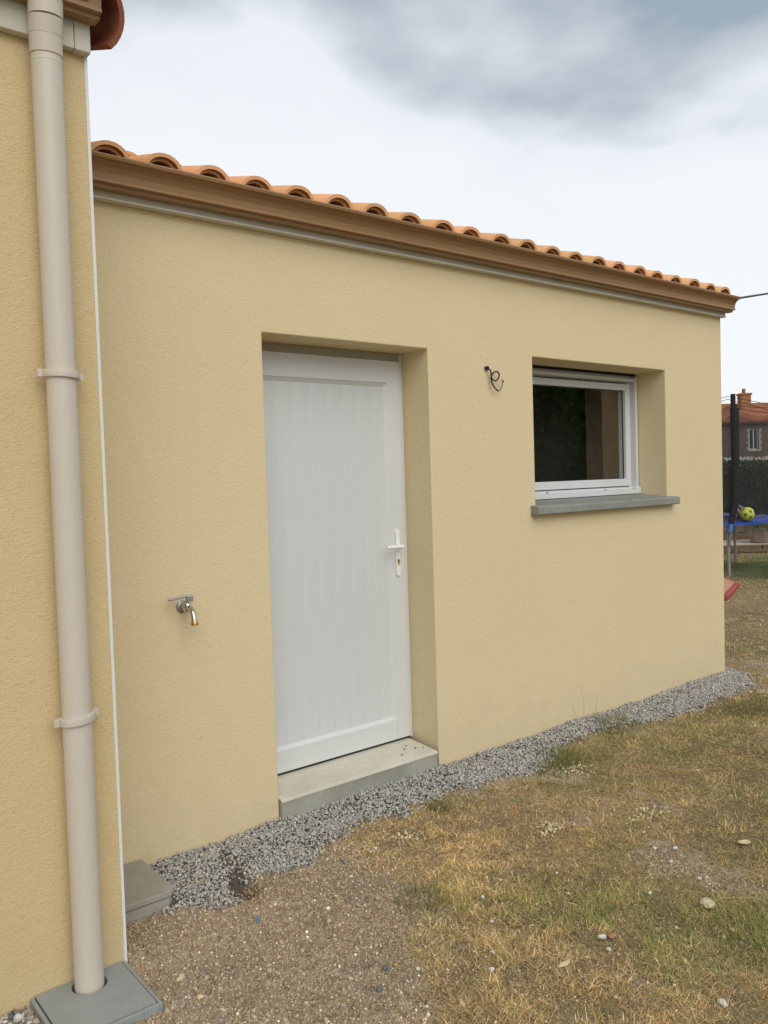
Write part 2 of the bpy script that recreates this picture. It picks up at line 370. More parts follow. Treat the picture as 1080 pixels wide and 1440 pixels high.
def green_amount(x, y):       # how lush the lawn is
    g = (fbm(x, y, 1.7, 31)-.46)*1.1 + (fbm(x, y, 6, 35)-.5)*.9
    for cx, cy, r, a in [(1.98,-.98,.16,.55),(2.3,-1.35,.28,.42),(2.6,-1.75,.30,.5),(2.75,-1.95,.3,.5),(3.55,-.36,.20,.65),(4.2,-.30,.18,.55),(3.3,-.40,.14,.4),
                         (5.1,-.62,.35,.5),(2.72,-.40,.13,.5),(4.2,-.75,.4,.35),(2.15,-1.1,.2,.4),(2.45,-.65,.35,-.5),(2.85,-.8,.35,-.45),(2.1,-1.62,.22,-.5),(2.35,-1.95,.2,-.3)]:
        g = g + a*np.exp(-((x-cx)**2+(y-cy)**2)/r**2)
    g = g + 1.25*np.exp(-(((x-12.3)*.88+(y-3.0)*.475)/1.1)**4 - ((-(x-12.3)*.475+(y-3.0)*.88)/2.6)**4)   # watered ring under the trampoline
    return np.clip(g+.10, 0, 1)
sv = np.maximum(soil_mask(gxx, gyy), .75*sm(.40, .30, fbm(gxx, gyy, 2.3, 61))); gv = grav_mask(gxx, gyy); hv = hollow(gxx, gyy); grn = green_amount(gxx, gyy)
def lerp(a, b, t): return a*(1-t[..., None]) + b*t[..., None]
c_th = lerp(np.array([.30, .22, .125]), np.array([.15, .14, .058]), grn*.8)
lush = np.clip((gxx > 9.5)*(grn-.4)*2, 0, 1); c_th = lerp(c_th, np.array([.08, .12, .04]), lush)
c_th = c_th*(.75+.5*fbm(gxx, gyy, 5, 41))[..., None]
c_so = np.array([.39, .315, .215])*(.7+.6*fbm(gxx, gyy, 6, 44))[..., None]
gc = lerp(c_th, c_so, sv); gc = lerp(gc, np.array([.12, .115, .105]), gv); gc = lerp(gc, np.array([.11, .088, .066]), np.clip(hv*1.1, 0, 1))
def ground_mat():
    mt = attr_mat('lawn_and_soil', .97, 0, .05); t = mt.node_tree; b = t.nodes['Principled BSDF']; a = [n for n in t.nodes if n.type == 'ATTRIBUTE'][0]
    tcn = t.nodes.new('ShaderNodeTexCoord'); hgt = None; src = a.outputs['Color']
    for s, lo, hi in ((170, .45, 1.5), (45, .6, 1.35), (.9, .8, 1.2)):
        n = t.nodes.new('ShaderNodeTexNoise'); n.inputs['Scale'].default_value = s; n.inputs['Detail'].default_value = 4; t.links.new(tcn.outputs['Object'], n.inputs['Vector'])
        mr = t.nodes.new('ShaderNodeMapRange'); mr.inputs[1].default_value = .3; mr.inputs[2].default_value = .7; mr.inputs[3].default_value = lo; mr.inputs[4].default_value = hi; t.links.new(n.outputs[0], mr.inputs[0])
        mu = t.nodes.new('ShaderNodeMixRGB'); mu.blend_type = 'MULTIPLY'; mu.inputs[0].default_value = 1; t.links.new(src, mu.inputs[1]); t.links.new(mr.outputs[0], mu.inputs[2]); src = mu.outputs[0]
        if hgt is None: hgt = n.outputs[0]
    t.links.new(src, b.inputs['Base Color'])
    bn = t.nodes.new('ShaderNodeBump'); bn.inputs['Distance'].default_value = .006; t.links.new(hgt, bn.inputs['Height']); t.links.new(bn.outputs[0], b.inputs['Normal'])
    return mt
struct('ground', arr_mesh('ground', nv, qf, gc.reshape(-1, 3), True), ground_mat())

# ================================================================== the annex
X1, X2, X3, X4, X5 = 1.9555, 2.9581, 3.7886, 5.1809, 5.9343
ZD, ZW, ZS, ZT = 2.237, 2.2515, 1.365, 2.76
XL = 0.998
annex = empty('rendered_annex', (3.46, 2.0, 0), 'low beige rendered annex with white door, small window and terracotta eaves', 'building')
TAN = math.tan(R(17))
def roofz(y): return 2.80 + (y+.10)*TAN
# front wall with door and window openings
def wall_open(xs, zs, holes, y0, y1):
    mb = MB(); solid = {}
    nx, nz = len(xs)-1, len(zs)-1
    for i in range(nx):
        for k in range(nz):
            cx, cz = (xs[i]+xs[i+1])/2, (zs[k]+zs[k+1])/2
            solid[i, k] = not any(a < cx < b and c < cz < d for a, b, c, d in holes)
    for (i, k), s_ in solid.items():
        if not s_: continue
        a, b, c, d = xs[i], xs[i+1], zs[k], zs[k+1]
        mb.add([(a,y0,c),(b,y0,c),(b,y0,d),(a,y0,d)], [(0,1,2,3)]); mb.add([(a,y1,c),(b,y1,c),(b,y1,d),(a,y1,d)], [(3,2,1,0)])
        for di, dk, q in ((-1,0,[(a,y0,c),(a,y0,d),(a,y1,d),(a,y1,c)]),(1,0,[(b,y0,c),(b,y1,c),(b,y1,d),(b,y0,d)]),(0,-1,[(a,y0,c),(a,y1,c),(b,y1,c),(b,y0,c)]),(0,1,[(a,y0,d),(b,y0,d),(b,y1,d),(a,y1,d)])):
            if not solid.get((i+di, k+dk), False): mb.add(q, [(0,1,2,3)])
    return mb
wall_open([XL, X1, X2, X3, X4, X5], [-.25, ZS, ZD, ZW, ZT], [(X1, X2, -.3, ZD), (X3, X4, ZS, ZW)], 0, .32).build('front_wall', M['render'], annex, bevel=.006, weld=True)
# gable and back walls
MB().prism([(.322, -.2), (4.2, -.2), (4.2, roofz(4.2)-.07), (.322, roofz(.322)-.07)], X5-.2, X5, 'x').build('gable_wall', M['render'], annex)
wall_open([XL, 2.2, 4.4, X5-.202], [-.2, .9, 2.2, roofz(4.0)-.09], [(2.2, 4.4, .9, 2.2)], 4.0, 4.198).build('back_wall', M['render'], annex, weld=True)  # opening added out of sight so daylight reaches the brick lining
# inside: raw brick lining by the window, floor and ceiling
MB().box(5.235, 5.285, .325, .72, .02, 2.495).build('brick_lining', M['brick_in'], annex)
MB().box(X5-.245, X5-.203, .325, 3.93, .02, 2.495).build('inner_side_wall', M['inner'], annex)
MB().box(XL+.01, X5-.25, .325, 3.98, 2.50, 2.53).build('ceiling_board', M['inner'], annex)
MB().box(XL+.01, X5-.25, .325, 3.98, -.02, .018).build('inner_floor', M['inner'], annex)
wall_open([XL+.01, 2.2, 4.4, X5-.25], [.02, .9, 2.2, 2.49], [(2.2, 4.4, .9, 2.2)], 3.94, 3.985).build('inner_back_wall', M['inner'], annex, weld=True)  # same added opening carried through the inner face
# roof
rf = MB().prism([(-.06, roofz(-.06)-.055), (4.25, roofz(4.25)-.055), (4.25, roofz(4.25)-.02), (-.06, roofz(-.06)-.02)], 1.0, 5.93, 'x').build('roof', M['inner'], annex)
PITCH = .2172
def tile_profile(w, h, x0, x1, th, n=12, dip=.008):
    top = []
    for k in range(n+1):
        a = math.pi*k/n; x = -w*math.cos(a); top.append((x, h*math.sin(a)**.85))
    outer = ([(x0, 0)] if x0 < -w-.001 else []) + top
    if x1 > w+.001: outer += [((w+x1)/2, -dip), (x1, -dip*.4)]
    inner = []
    for x, z in outer:
        if abs(x) <= w+1e-6: inner.append((x*(1-th/w), max(z*(1-th/h)-.000, 0) - (0 if z > .004 else th)))
        else: inner.append((x, z-th))
    return outer + inner[::-1]
def tile_mesh():
    mb = MB()
    pr = tile_profile(.086, .082, -.0885, PITCH-.088, .015)
    mb.prism(pr, 0, .42, 'y')
    arch = tile_profile(.068, .064, -.068, .068, .012)      # the under-tile lip set back in the mouth
    mb.prism(arch, .022, .40, 'y')
    return mb.mesh('roof_tile')
tmesh = tile_mesh(); tmesh.materials.append(M['tile'])
for p in tmesh.polygons: p.use_smooth = True
tmesh.set_sharp_from_angle(angle=R(35))
tilt = R(17)-R(1.6)
for row in range(3):
    for k in range(22):
        o = bpy.data.objects.new('roof_tile', tmesh); COL.objects.link(o); o.parent = rf
        yy = -.10 + row*.36*math.cos(R(17)) + random.uniform(-.008, .008)
        o.location = (1.25 + PITCH*k + random.uniform(-.006, .006), yy, roofz(yy) + random.uniform(-.003, .004) + (.012 if row else 0))
        o.rotation_euler = (tilt + random.uniform(-.012, .012), random.uniform(-.02, .02), random.uniform(-.014, .014))
mbu = MB()                                                   # tiles further up the slope, out of sight from the garden
pr = tile_profile(.086, .082, -.0885, PITCH-.088, .015, n=6)
for row in range(3, 12):
    for k in range(22):
        yy = -.10 + row*.36*math.cos(R(17)); b0 = len(mbu.v); mbu.prism(pr, 0, .42, 'y')
        rm = Matrix.Translation((1.25+PITCH*k, yy, roofz(yy)+.012)) @ Matrix.Rotation(tilt, 4, 'X')
        for i in range(b0, len(mbu.v)): mbu.v[i] = tuple(rm @ Vector(mbu.v[i]))
tag(mbu.build('upper_tiles', M['tile'], rf), kind='stuff')
# fascia and moulded gutter
def gutter_profile(dy, dz):
    o = [(-.036, 2.816), (-.036, 2.715), (-.078, 2.715), (-.080, 2.727), (-.101, 2.729), (-.101, 2.738), (-.095, 2.742), (-.098, 2.764), (-.108, 2.784), (-.126, 2.799), (-.144, 2.802), (-.148, 2.812), (-.144, 2.818), (-.134, 2.816)]
    i = [(-.134, 2.806), (-.122, 2.803), (-.104, 2.788), (-.094, 2.766), (-.090, 2.742), (-.074, 2.720), (-.040, 2.719), (-.040, 2.816)]
    return [(a+dy, b+dz) for a, b in o + i]
MB().prism([(-.002, 2.683), (-.034, 2.683), (-.034, 2.80), (-.002, 2.80)], XL, 5.945, 'x').build('fascia_board', M['fascia'], annex, bevel=.003)
MB().box(XL, 5.939, -.042, -.0355, 2.683, 2.692).build('fascia_lip', M['fascia'], annex, bevel=.002)
gt = MB().prism(gutter_profile(-.002, 0), XL, 5.955, 'x').build('gutter', M['gutter'], annex)
def endcap(dy, dz, x0, x1, name, mt, parent):
    o = gutter_profile(dy, dz)[:14]
    c = MB().prism([(a*1.0, b) for a, b in o], x0, x1, 'x'); return c.build(name, mt, parent, bevel=.0015)
endcap(-.002, 0, 5.9555, 5.963, 'gutter_end_cap', M['gutter'], gt)
MB().box(3.98, 4.03, -.0800, -.0385, 2.712, 2.714).build('gutter_joint', M['gutter'], gt)

# doorstep
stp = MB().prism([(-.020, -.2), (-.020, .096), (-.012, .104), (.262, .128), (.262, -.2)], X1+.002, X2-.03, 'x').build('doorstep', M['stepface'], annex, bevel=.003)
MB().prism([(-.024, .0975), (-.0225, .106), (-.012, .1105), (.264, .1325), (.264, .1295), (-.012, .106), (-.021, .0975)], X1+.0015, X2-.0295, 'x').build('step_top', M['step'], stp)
# door
Dy = .215
door = MB().box(X1+.055, X2-.020, Dy+.012, Dy+.05, .155, 2.18).build('door', M['door'], annex)
fr = MB()
for a, b, c, d in ((X1, X1+.05, .132, 2.235), (X2-.018, X2-.001, .132, 2.235)): fr.box(a, b, Dy-.004, Dy+.055, c, d)
fr.build('door_frame', M['pvc'], door, bevel=.002)
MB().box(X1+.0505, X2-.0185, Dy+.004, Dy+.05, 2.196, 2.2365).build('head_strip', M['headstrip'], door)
LX0, LX1, LZ0, LZ1 = X1+.053, X2-.0215, .142, 2.193
PX0, PX1, PZ0, PZ1 = 2.045, 2.842, .248, 2.074
for nm, (a, b, c, d) in (('door_stile', (LX0, PX0, LZ0, LZ1)), ('door_stile', (PX1, LX1, LZ0, LZ1)), ('door_rail', (PX0+.0004, PX1-.0004, LZ0, PZ0)), ('door_rail', (PX0+.0004, PX1-.0004, PZ1, LZ1))):
    MB().box(a, b, Dy-.012, Dy+.030, c, d).build(nm, M['pvc'], door, bevel=.003)
def bead(a, b, axis, sgn, c, nm='glazing_bead'):
    # sloping bead between stile face and panel
    if axis == 'z': MB().prism([(c, Dy-.0118), (c, Dy+.010), (c+sgn*.022, Dy+.010), (c+sgn*.020, Dy+.004)], a, b, 'z').build(nm, M['pvc'], door)
    else: MB().prism([(Dy-.0118, c), (Dy+.010, c), (Dy+.010, c+sgn*.022), (Dy+.004, c+sgn*.020)], a, b, 'x').build(nm, M['pvc'], door)
bead(PZ0, PZ1, 'z', 1, PX0); bead(PZ0, PZ1, 'z', -1, PX1); bead(PX0+.002, PX1-.002, 'x', 1, PZ0+.001); bead(PX0+.002, PX1-.002, 'x', -1, PZ1-.001)
npk = 8; pw = (PX1-PX0)/npk
pmesh = MB().prism([(-pw/2+.0004, .008), (-pw/2+.0001, .0006), (-pw/2+.0008, 0), (pw/2-.0008, 0), (pw/2-.0001, .0006), (pw/2-.0004, .008)], PZ0, PZ1, 'z').mesh('plank')
pmesh.materials.append(M['door'])
for k in range(npk):
    o = bpy.data.objects.new('plank', pmesh); COL.objects.link(o); o.parent = door; o.location = (PX0+pw*(k+.5), Dy+.0035, 0)
MB().box(X1+.052, X2-.02, Dy-.006, Dy+.05, .1335, .1415).build('threshold_seal', M['dark'], door)
# handle
HX = 2.878
hb = MB(); pts = []
for k in range(9): a = math.pi*k/8; pts.append((HX+.0145*math.cos(a), 1.272+.0145*math.sin(a)))
for k in range(9): a = math.pi+math.pi*k/8; pts.append((HX+.0145*math.cos(a), 1.048+.0145*math.sin(a)))
hb.prism(pts, Dy-.022, Dy-.0125, 'y'); M['handle'] = pm('white_handle', (.82, .82, .80), .35)
hp = hb.build('handle_plate', M['handle'], door, bevel=.002)
MB().tube([(HX, Dy-.0225, 1.196), (HX, Dy-.058, 1.196), (HX-.004, Dy-.066, 1.196), (HX-.02, Dy-.068, 1.196), (HX-.075, Dy-.066, 1.197), (HX-.108, Dy-.060, 1.197)], [.010, .010, .0115, .0115, .0105, .008], 12).build('lever', M['handle'], hp, smooth=True)
kh = MB(); kh.lathe((HX, Dy-.0222, 1.118), (0, -1, 0), [(.0078, 0), (.0078, .003)], 14); kh.box(HX-.004, HX+.004, Dy-.0252, Dy-.0222, 1.094, 1.114)
kh.build('lock_cylinder', M['brass'], hp)
MB().box(HX-.0012, HX+.0012, Dy-.0262, Dy-.0254, 1.110, 1.125).build('keyhole', M['dark'], hp)

# window
wy = .232
win = MB()
WX0, WX1, WZ0, WZ1 = X3+.004, X4-.008, 1.412, 2.238
win_frame = MB()
for a, b, c, d in ((WX0, WX0+.055, WZ0, WZ1), (WX1-.055, WX1, WZ0, WZ1), (WX0+.055, WX1-.055, WZ1-.05, WZ1), (WX0+.055, WX1-.055, WZ0, WZ0+.02)): win_frame.box(a, b, wy+.03, wy+.085, c, d)
window = win_frame.build('window', M['pvc'], annex, bevel=.002)
for a, b in ((WX1-.028, WX1-.001), (WX0+.001, WX0+.028)):            # shutter rails standing proud of the frame
    MB().box(a, b, wy-.012, wy+.0295, WZ0+.026, WZ1-.012).build('shutter_rail', M['pvc'], window, bevel=.002)
#-.028, WX1-.001, wy-.012, wy+.0295, WZ0+.026, WZ1-.012); cs.box(WX0+.001, WX0+.028, wy-.012, wy+.0295, WZ0+.026, WZ1-.012)
MB().box(WX0+.03, WX1-.03, wy-.004, wy+.0295, WZ1-.045, WZ1-.022).build('shutter_slat', M['pvc'], window, bevel=.002)
MB().box(WX0, WX1, wy+.005, wy+.08, WZ1+.001, ZW-.001).build('shutter_box_gap', M['dark'], window)
sp = MB().prism([(wy-.028, 1.400), (wy-.028, 1.440), (wy-.022, 1.446), (wy+.029, 1.452), (wy+.029, 1.400)], WX0-.002, WX1+.004, 'x').build('window_bottom_rail', M['pvc'], window, bevel=.002)
for xx in (WX1-.42, WX1-.085, WX0+.35): MB().box(xx-.012, xx+.012, wy-.0305, wy-.0285, 1.438, 1.443).build('drain_cap', M['steelgrey'], sp)
sash = MB(); SX0, SX1, SZ0, SZ1 = WX0+.05, WX1-.068, WZ0+.045, WZ1-.062
for a, b, c, d in ((SX0, SX0+.05, SZ0, SZ1), (SX1-.05, SX1, SZ0, SZ1), (SX0+.05, SX1-.05, SZ1-.045, SZ1), (SX0+.05, SX1-.05, SZ0, SZ0+.052)): sash.box(a, b, wy+.006, wy+.0705, c, d)
sash.build('sash', M['pvc'], window, bevel=.004)
MB().box(SX0+.046, SX1-.046, wy+.034, wy+.042, SZ0+.048, SZ1-.041).build('pane', M['glass'], window)
gs = MB()
for a, b, c, d in ((SX0+.0502, SX0+.054, SZ0+.053, SZ1-.046), (SX1-.054, SX1-.0502, SZ0+.053, SZ1-.046), (SX0+.054, SX1-.054, SZ1-.049, SZ1-.0452), (SX0+.054, SX1-.054, SZ0+.0522, SZ0+.056)): gs.box(a, b, wy+.028, wy+.0335, c, d)
gs.build('glass_seal', M['black'], window)
sill = MB().prism([(-.058, 1.322), (-.062, 1.328), (-.062, 1.366), (-.055, 1.374), (.235, 1.398), (.318, 1.398), (.318, 1.366), (-.001, 1.364), (-.001, 1.322)], X3+.001, X4-.001, 'x')
sl_o = sill.build('sill', M['sill'], window, bevel=.003)
for a, b in ((X3-.046, X3+.0005), (X4-.0005, X4+.062)):
    MB().prism([(-.058, 1.322), (-.062, 1.328), (-.062, 1.366), (-.055, 1.374), (-.001, 1.378), (-.001, 1.322)], a, b, 'x').build('sill_end', M['sill'], sl_o, bevel=.003)
tag(MB().box(4.45, 5.52, .74, 1.25, .02, 2.2).build('backing', M['backing']), 'dark cupboard added behind the small window to keep the glass dark', 'backing')  # dark box added so the left of the pane stays black

# ================================================================== main house
P = -.582; XC = .994
house = empty('rendered_house', (-1.5, 2.0, 0), 'taller beige rendered house end with sand coloured downpipe', 'house')
TM = math.tan(R(22))
def mz(y): return 3.07 + (y-(P-.10))*TM
hw = MB().prism([(-5.0, P), (XC, P), (XC, P+.25), (XC-.2, P+.25), (XC-.2, 8.0), (-5.0, 8.0)], -.25, 2.955, 'z').build('wall', M['render_shaded'], house, bevel=.004)
MB().prism([(P+.02, 2.957), (8.0, 2.957), (8.0, 4.0), (4.0, mz(4.0)-.12), (P+.02, 3.0)], XC-.202, XC-.001, 'x').build('gable_top', M['render_shaded'], house)
MB().box(XC-.20, XC-.002, P+.252, 8.0, -.25, 2.955).build('side_wall', M['render_shaded'], house)
MB().box(XC-.006, XC+.004, P-.0035, P+.006, -.04, 2.93).build('corner_bead', M['trim'], house, bevel=.001)
MB().prism([(P-.001, 2.930), (P-.032, 2.930), (P-.034, 3.06), (P-.001, 3.06)], -5, XC-.045, 'x').build('fascia_board', M['fascia'], house, bevel=.003)
MB().prism([(P+.10, 2.928), (P-.034, 2.928), (P-.036, 3.04), (P+.10, 3.06)], XC-.044, XC+.006, 'x').build('fascia_end', M['fascia'], house, bevel=.004)
GDY, GDZ = P-.002, .300
g2 = MB().prism(gutter_profile(GDY, GDZ), -5, XC+.012, 'x').build('gutter', M['gutter'], house)
endcap(GDY, GDZ, XC+.0125, XC+.020, 'gutter_end_cap', M['gutter'], g2)
cc = [(a, b) for a, b in gutter_profile(GDY, GDZ)[:14]]
cen = (sum(a for a, b in cc)/14, sum(b for a, b in cc)/14)
MB().prism([(cen[0]+(a-cen[0])*1.035, cen[1]+(b-cen[1])*1.03) for a, b in cc], XC-.010, XC+.010, 'x').build('gutter_collar', M['gutter'], g2, bevel=.001)
rf2 = MB().prism([(P-.08, mz(P-.08)-.045), (4.0, mz(4.0)-.045), (4.0, mz(4.0)-.01), (P-.08, mz(P-.08)-.01)], -5, XC-.03, 'x').build('roof', M['inner'], house)
for k in range(12):
    o = bpy.data.objects.new('roof_tile', tmesh); COL.objects.link(o); o.parent = rf2; o.location = (XC-.15-PITCH*k, P-.11, mz(P-.11)+.004); o.rotation_euler = (R(21), 0, random.uniform(-.01, .01))
# barrel verge tiles along the gable
vb = MB(); prf = []
cx, rr, th = .975, .122, .016
for k in range(19): a = R(-44 + k*11.5); prf.append((rr*math.cos(a), rr*math.sin(a)))
prf += [((rr-th)/rr*a, (rr-th)/rr*b) for a, b in prf[::-1]]
vb.prism(prf, 0, .42, 'y'); vmesh = vb.mesh('verge_tile'); vmesh.materials.append(M['tile_red'])
for p in vmesh.polygons: p.use_smooth = True
vmesh.set_sharp_from_angle(angle=R(35))
for k in range(10):
    o = bpy.data.objects.new('verge_tile', vmesh); COL.objects.link(o); o.parent = rf2
    yy = -.655 + k*.36*math.cos(R(22)); o.location = (cx, yy, 3.036 + k*.36*math.sin(R(22)) + (.006*(k > 0))); o.rotation_euler = (R(21), 0, 0)
# downpipe
px, py, pr_ = .852, P-.060, .0445
pipe = MB().tube([(px, py, -.12), (px, py, 2.80), (px, py, 2.87)], pr_, 32).build('downpipe', M['pipe'], house, smooth=True)
MB().tube([(px, py, 2.842), (px, py, 2.848)], pr_+.0006, 32).build('pipe_scuff', M['fascia'], pipe, smooth=True)
def collar(pts, r0, r1): return MB().tube(pts, [r0, r1], 32).build('pipe_collar', M['pipe'], pipe, smooth=True)
collar([(px, py+.000, 2.868), (px-.001, py-.006, 2.925)], .0475, .0480); collar([(px-.001, py-.006, 2.924), (px-.002, py-.016, 2.972)], .0488, .0490)
collar([(px-.002, py-.016, 2.971), (px-.002, py-.020, 3.022)], .0500, .0500)
MB().lathe((px+.022, py-.068, 3.012), (0, -1, 0), [(.003, 0), (.003, .003)], 8).build('pipe_screw', M['dark'], pipe)
def clip(z, tiltx):
    mb = MB(); n = 26; ring = []
    for k in range(n+1):
        a = R(-200) + (R(220))*k/n; ring.append((px+(pr_+.0045)*math.cos(a), py+(pr_+.0045)*math.sin(a), z+tiltx*math.cos(a)*.045))
    # flat band: sweep a small rectangle
    vs = []; fs = []
    for k, p in enumerate(ring):
        d = Vector((p[0]-px, p[1]-py, 0)).normalized()
        for dr, dz in ((-.004, -.0125), (.0045, -.011), (.006, 0), (.0045, .011), (-.004, .0125)): vs.append((p[0]+d.x*dr, p[1]+d.y*dr, p[2]+dz))
    for k in range(n):
        for j in range(5): fs.append((k*5+j, k*5+(j+1) % 5, (k+1)*5+(j+1) % 5, (k+1)*5+j))
    fs += [(0,1,2,3,4), tuple(n*5+j for j in range(5))]
    mb.add(vs, fs)
    for s_ in (-1, 1):
        xx = px+s_*(pr_+.013); zc = z+s_*tiltx*.06
        mb.box(xx-.011, xx+.011, py+.002, py+.020, zc-.0115, zc+.0115)
    c = mb.build('pipe_clip', M['pipe'], pipe, smooth=True)
    MB().box(px-.01, px+.01, py+pr_+.002, P-.001, z-.007, z+.007).build('clip_stem', M['pipe'], c)
clip(1.914, -.06); clip(.852, .10)

# ================================================================== fittings on the ground
dr = empty('drain_cover', (.84, -.73, -.04), 'slate grey square drain cover around the foot of the downpipe', 'drain cover')
dx0, dx1, dy0, dy1 = .688, .990, -.880, P-.002
def rect_hole(x0, x1, y0, y1, cx, cy, r, z0, z1, n=16):
    per = []
    for k in range(n): per.append((x0+(x1-x0)*k/n, y0))
    for k in range(n): per.append((x1, y0+(y1-y0)*k/n))
    for k in range(n): per.append((x1-(x1-x0)*k/n, y1))
    for k in range(n): per.append((x0, y1-(y1-y0)*k/n))
    N_ = len(per); hol = []
    for p in per:
        d = Vector((p[0]-cx, p[1]-cy)).normalized(); hol.append((cx+d.x*r, cy+d.y*r))
    vs = [(a, b, z1) for a, b in per] + [(a, b, z1) for a, b in hol] + [(a, b, z0) for a, b in per] + [(a, b, z0) for a, b in hol]
    fs = []
    for k in range(N_):
        j = (k+1) % N_; fs += [(k, j, N_+j, N_+k), (2*N_+k, 3*N_+k, 3*N_+j, 2*N_+j), (k, 2*N_+k, 2*N_+j, j), (N_+k, N_+j, 3*N_+j, 3*N_+k)]
    return MB().add(vs, fs)
rect_hole(dx0+.015, dx1-.015, dy0+.015, dy1-.004, px, py, .0535, -.022, .002).build('lid', M['lid'], dr, bevel=.0015)
fm = MB()
for a, b, c, d in ((dx0, dx0+.011, dy0, dy1), (dx1-.011, dx1, dy0, dy1), (dx0+.011, dx1-.011, dy0, dy0+.011)): fm.box(a, b, c, d, -.06, -.001)
fm.build('frame', M['lid'], dr, bevel=.002)
MB().box(dx0+.012, dx1-.012, dy0+.012, dy1-.001, -.10, -.05).build('well', M['dark'], dr)
for xx in (dx0+.05, dx1-.06): MB().box(xx, xx+.008, dy0-.003, dy0-.0002, -.03, -.001).build('frame_rib', M['lid'], dr)
bxx = empty('inspection_cover', (1.13, -.17, -.02), 'brown grey square inspection cover tucked in the corner beside the gravel', 'access cover')
MB().prism([(1.0, -.335), (1.270, -.335), (1.292, -.313), (1.292, -.004), (1.0, -.004)], .022, .046, 'z').build('lid', M['oldlid'], bxx, bevel=.004)
MB().prism([(1.0, -.329), (1.264, -.329), (1.286, -.307), (1.286, -.004), (1.0, -.004)], -.08, .018, 'z').build('box', M['oldlid'], bxx, bevel=.003)

# ================================================================== tap and cable
tx, tz = 1.518, 1.053
tap = empty('garden_tap', (tx, 0, tz), 'chrome garden tap with grey lever fixed to the wall', 'tap')
MB().lathe((tx, .004, tz), (0, -1, 0), [(.026, 0), (.027, .006), (.023, .011), (.014, .014)], 20).build('wall_flange', M['steelgrey'], tap, smooth=True)
bd = MB(); bd.tube([(tx, -.010, tz), (tx, -.040, tz), (tx, -.062, tz)], [.014, .0145, .0135], 16)
bd.lathe((tx, -.052, tz-.017), (0, 0, 1), [(.012, 0), (.017, .006), (.017, .030), (.012, .038)], 16)
bd.build('body', M['chrome'], tap, smooth=True)
MB().tube([(tx, -.055, tz+.002), (tx, -.085, tz-.004), (tx, -.102, tz-.018), (tx, -.110, tz-.042), (tx, -.112, tz-.052)], [.013, .0125, .012, .0125, .013], 14).build('spout', M['chrome'], tap, smooth=True)
MB().lathe((tx, -.112, tz-.051), (0, -.05, -1), [(.0145, 0), (.0158, .003), (.0158, .013), (.012, .015)], 16).build('nozzle', M['brass'], tap, smooth=True)
MB().lathe((tx, -.052, tz+.019), (0, 0, 1), [(.008, 0), (.008, .016)], 12).build('stem', M['chrome'], tap, smooth=True)
lv = MB(); lv.box(-.013, .013, -.013, .013, 0, .024); lv.prism([(-.088, .008), (-.086, .016), (-.01, .026), (.013, .026), (.013, .017), (-.01, .017)], -.0095, .0095, 'y')
lo = lv.build('lever', M['steelgrey'], tap, bevel=.002); lo.location = (tx+.006, -.060, tz+.028)
lo.rotation_euler = (0, 0, R(-12))
cbx, cbz = 3.392, 2.160
cab = empty('loose_cable', (cbx, 0, cbz), 'black electric cable curling out of the wall between door and window', 'cable')
MB().lathe((cbx, .005, cbz), (0, -1, 0), [(.012, 0), (.012, .022), (.008, .022), (.008, .008)], 14).build('conduit', M['conduit'], cab)
cp = []
def pxw(u, v, y): # plan of the loop in wall coordinates (metres right of / below the hole)
    return (cbx+u*.92, y*.45-.004, cbz-v)
path = [(0.0, .0, -.008), (.006, .004, -.03), (.014, .016, -.045), (.017, .04, -.05), (.02, .055, -.05), (.04, .07, -.055), (.066, .062, -.06), (.08, .04, -.062), (.074, .022, -.058), (.056, .018, -.05), (.036, .027, -.044), (.024, .045, -.04), (.021, .066, -.04), (.028, .088, -.046), (.046, .112, -.055), (.068, .126, -.06)]
def crom(pts, n=6):
    o = []
    for i in range(len(pts)-1):
        p0, p1, p2, p3 = [Vector(pts[min(max(i+j, 0), len(pts)-1)]) for j in (-1, 0, 1, 2)]
        for k in range(n):
            t = k/n; o.append(.5*((2*p1)+(p2-p0)*t+(2*p0-5*p1+4*p2-p3)*t*t+(3*p1-p0-3*p2+p3)*t**3))
    o.append(Vector(pts[-1])); return o
MB().tube([pxw(p.x, p.y, p.z) for p in crom(path)], .0042, 8).build('sheath', M['black'], cab, smooth=True)
for c2, mt, nm in ((( [(.066, .125, -.06), (.088, .117, -.062), (.103, .096, -.064), (.106, .074, -.066)]), M['brownwire'], 'wire'), (([(.104, .088, -.064), (.102, .072, -.066), (.094, .058, -.066)]), M['copper'], 'wire')):
    MB().tube([pxw(p.x, p.y, p.z) for p in crom(c2)], .0026, 6).build(nm, mt, cab, smooth=True)
MB().lathe(pxw(.108, .076, -.066), (.5, 0, .8), [(.005, 0), (.005, .012)], 8).build('wire_connector', M['brownwire'], cab)

# ================================================================== loose ground material
def ico():
    t = (1+5**.5)/2
    v = np.array([(-1,t,0),(1,t,0),(-1,-t,0),(1,-t,0),(0,-1,t),(0,1,t),(0,-1,-t),(0,1,-t),(t,0,-1),(t,0,1),(-t,0,-1),(-t,0,1)], float); v /= np.linalg.norm(v[0])
    f = np.array([(0,11,5),(0,5,1),(0,1,7),(0,7,10),(0,10,11),(1,5,9),(5,11,4),(11,10,2),(10,7,6),(7,1,8),(3,9,4),(3,4,2),(3,2,6),(3,6,8),(3,8,9),(4,9,5),(2,4,11),(6,2,10),(8,6,7),(9,8,1)])
    return v, f
ICOV, ICOF = ico()
OCTV = np.array([(1,0,0),(-1,0,0),(0,1,0),(0,-1,0),(0,0,1),(0,0,-1)], float); OCTF = np.array([(0,2,4),(2,1,4),(1,3,4),(3,0,4),(2,0,5),(1,2,5),(3,1,5),(0,3,5)])
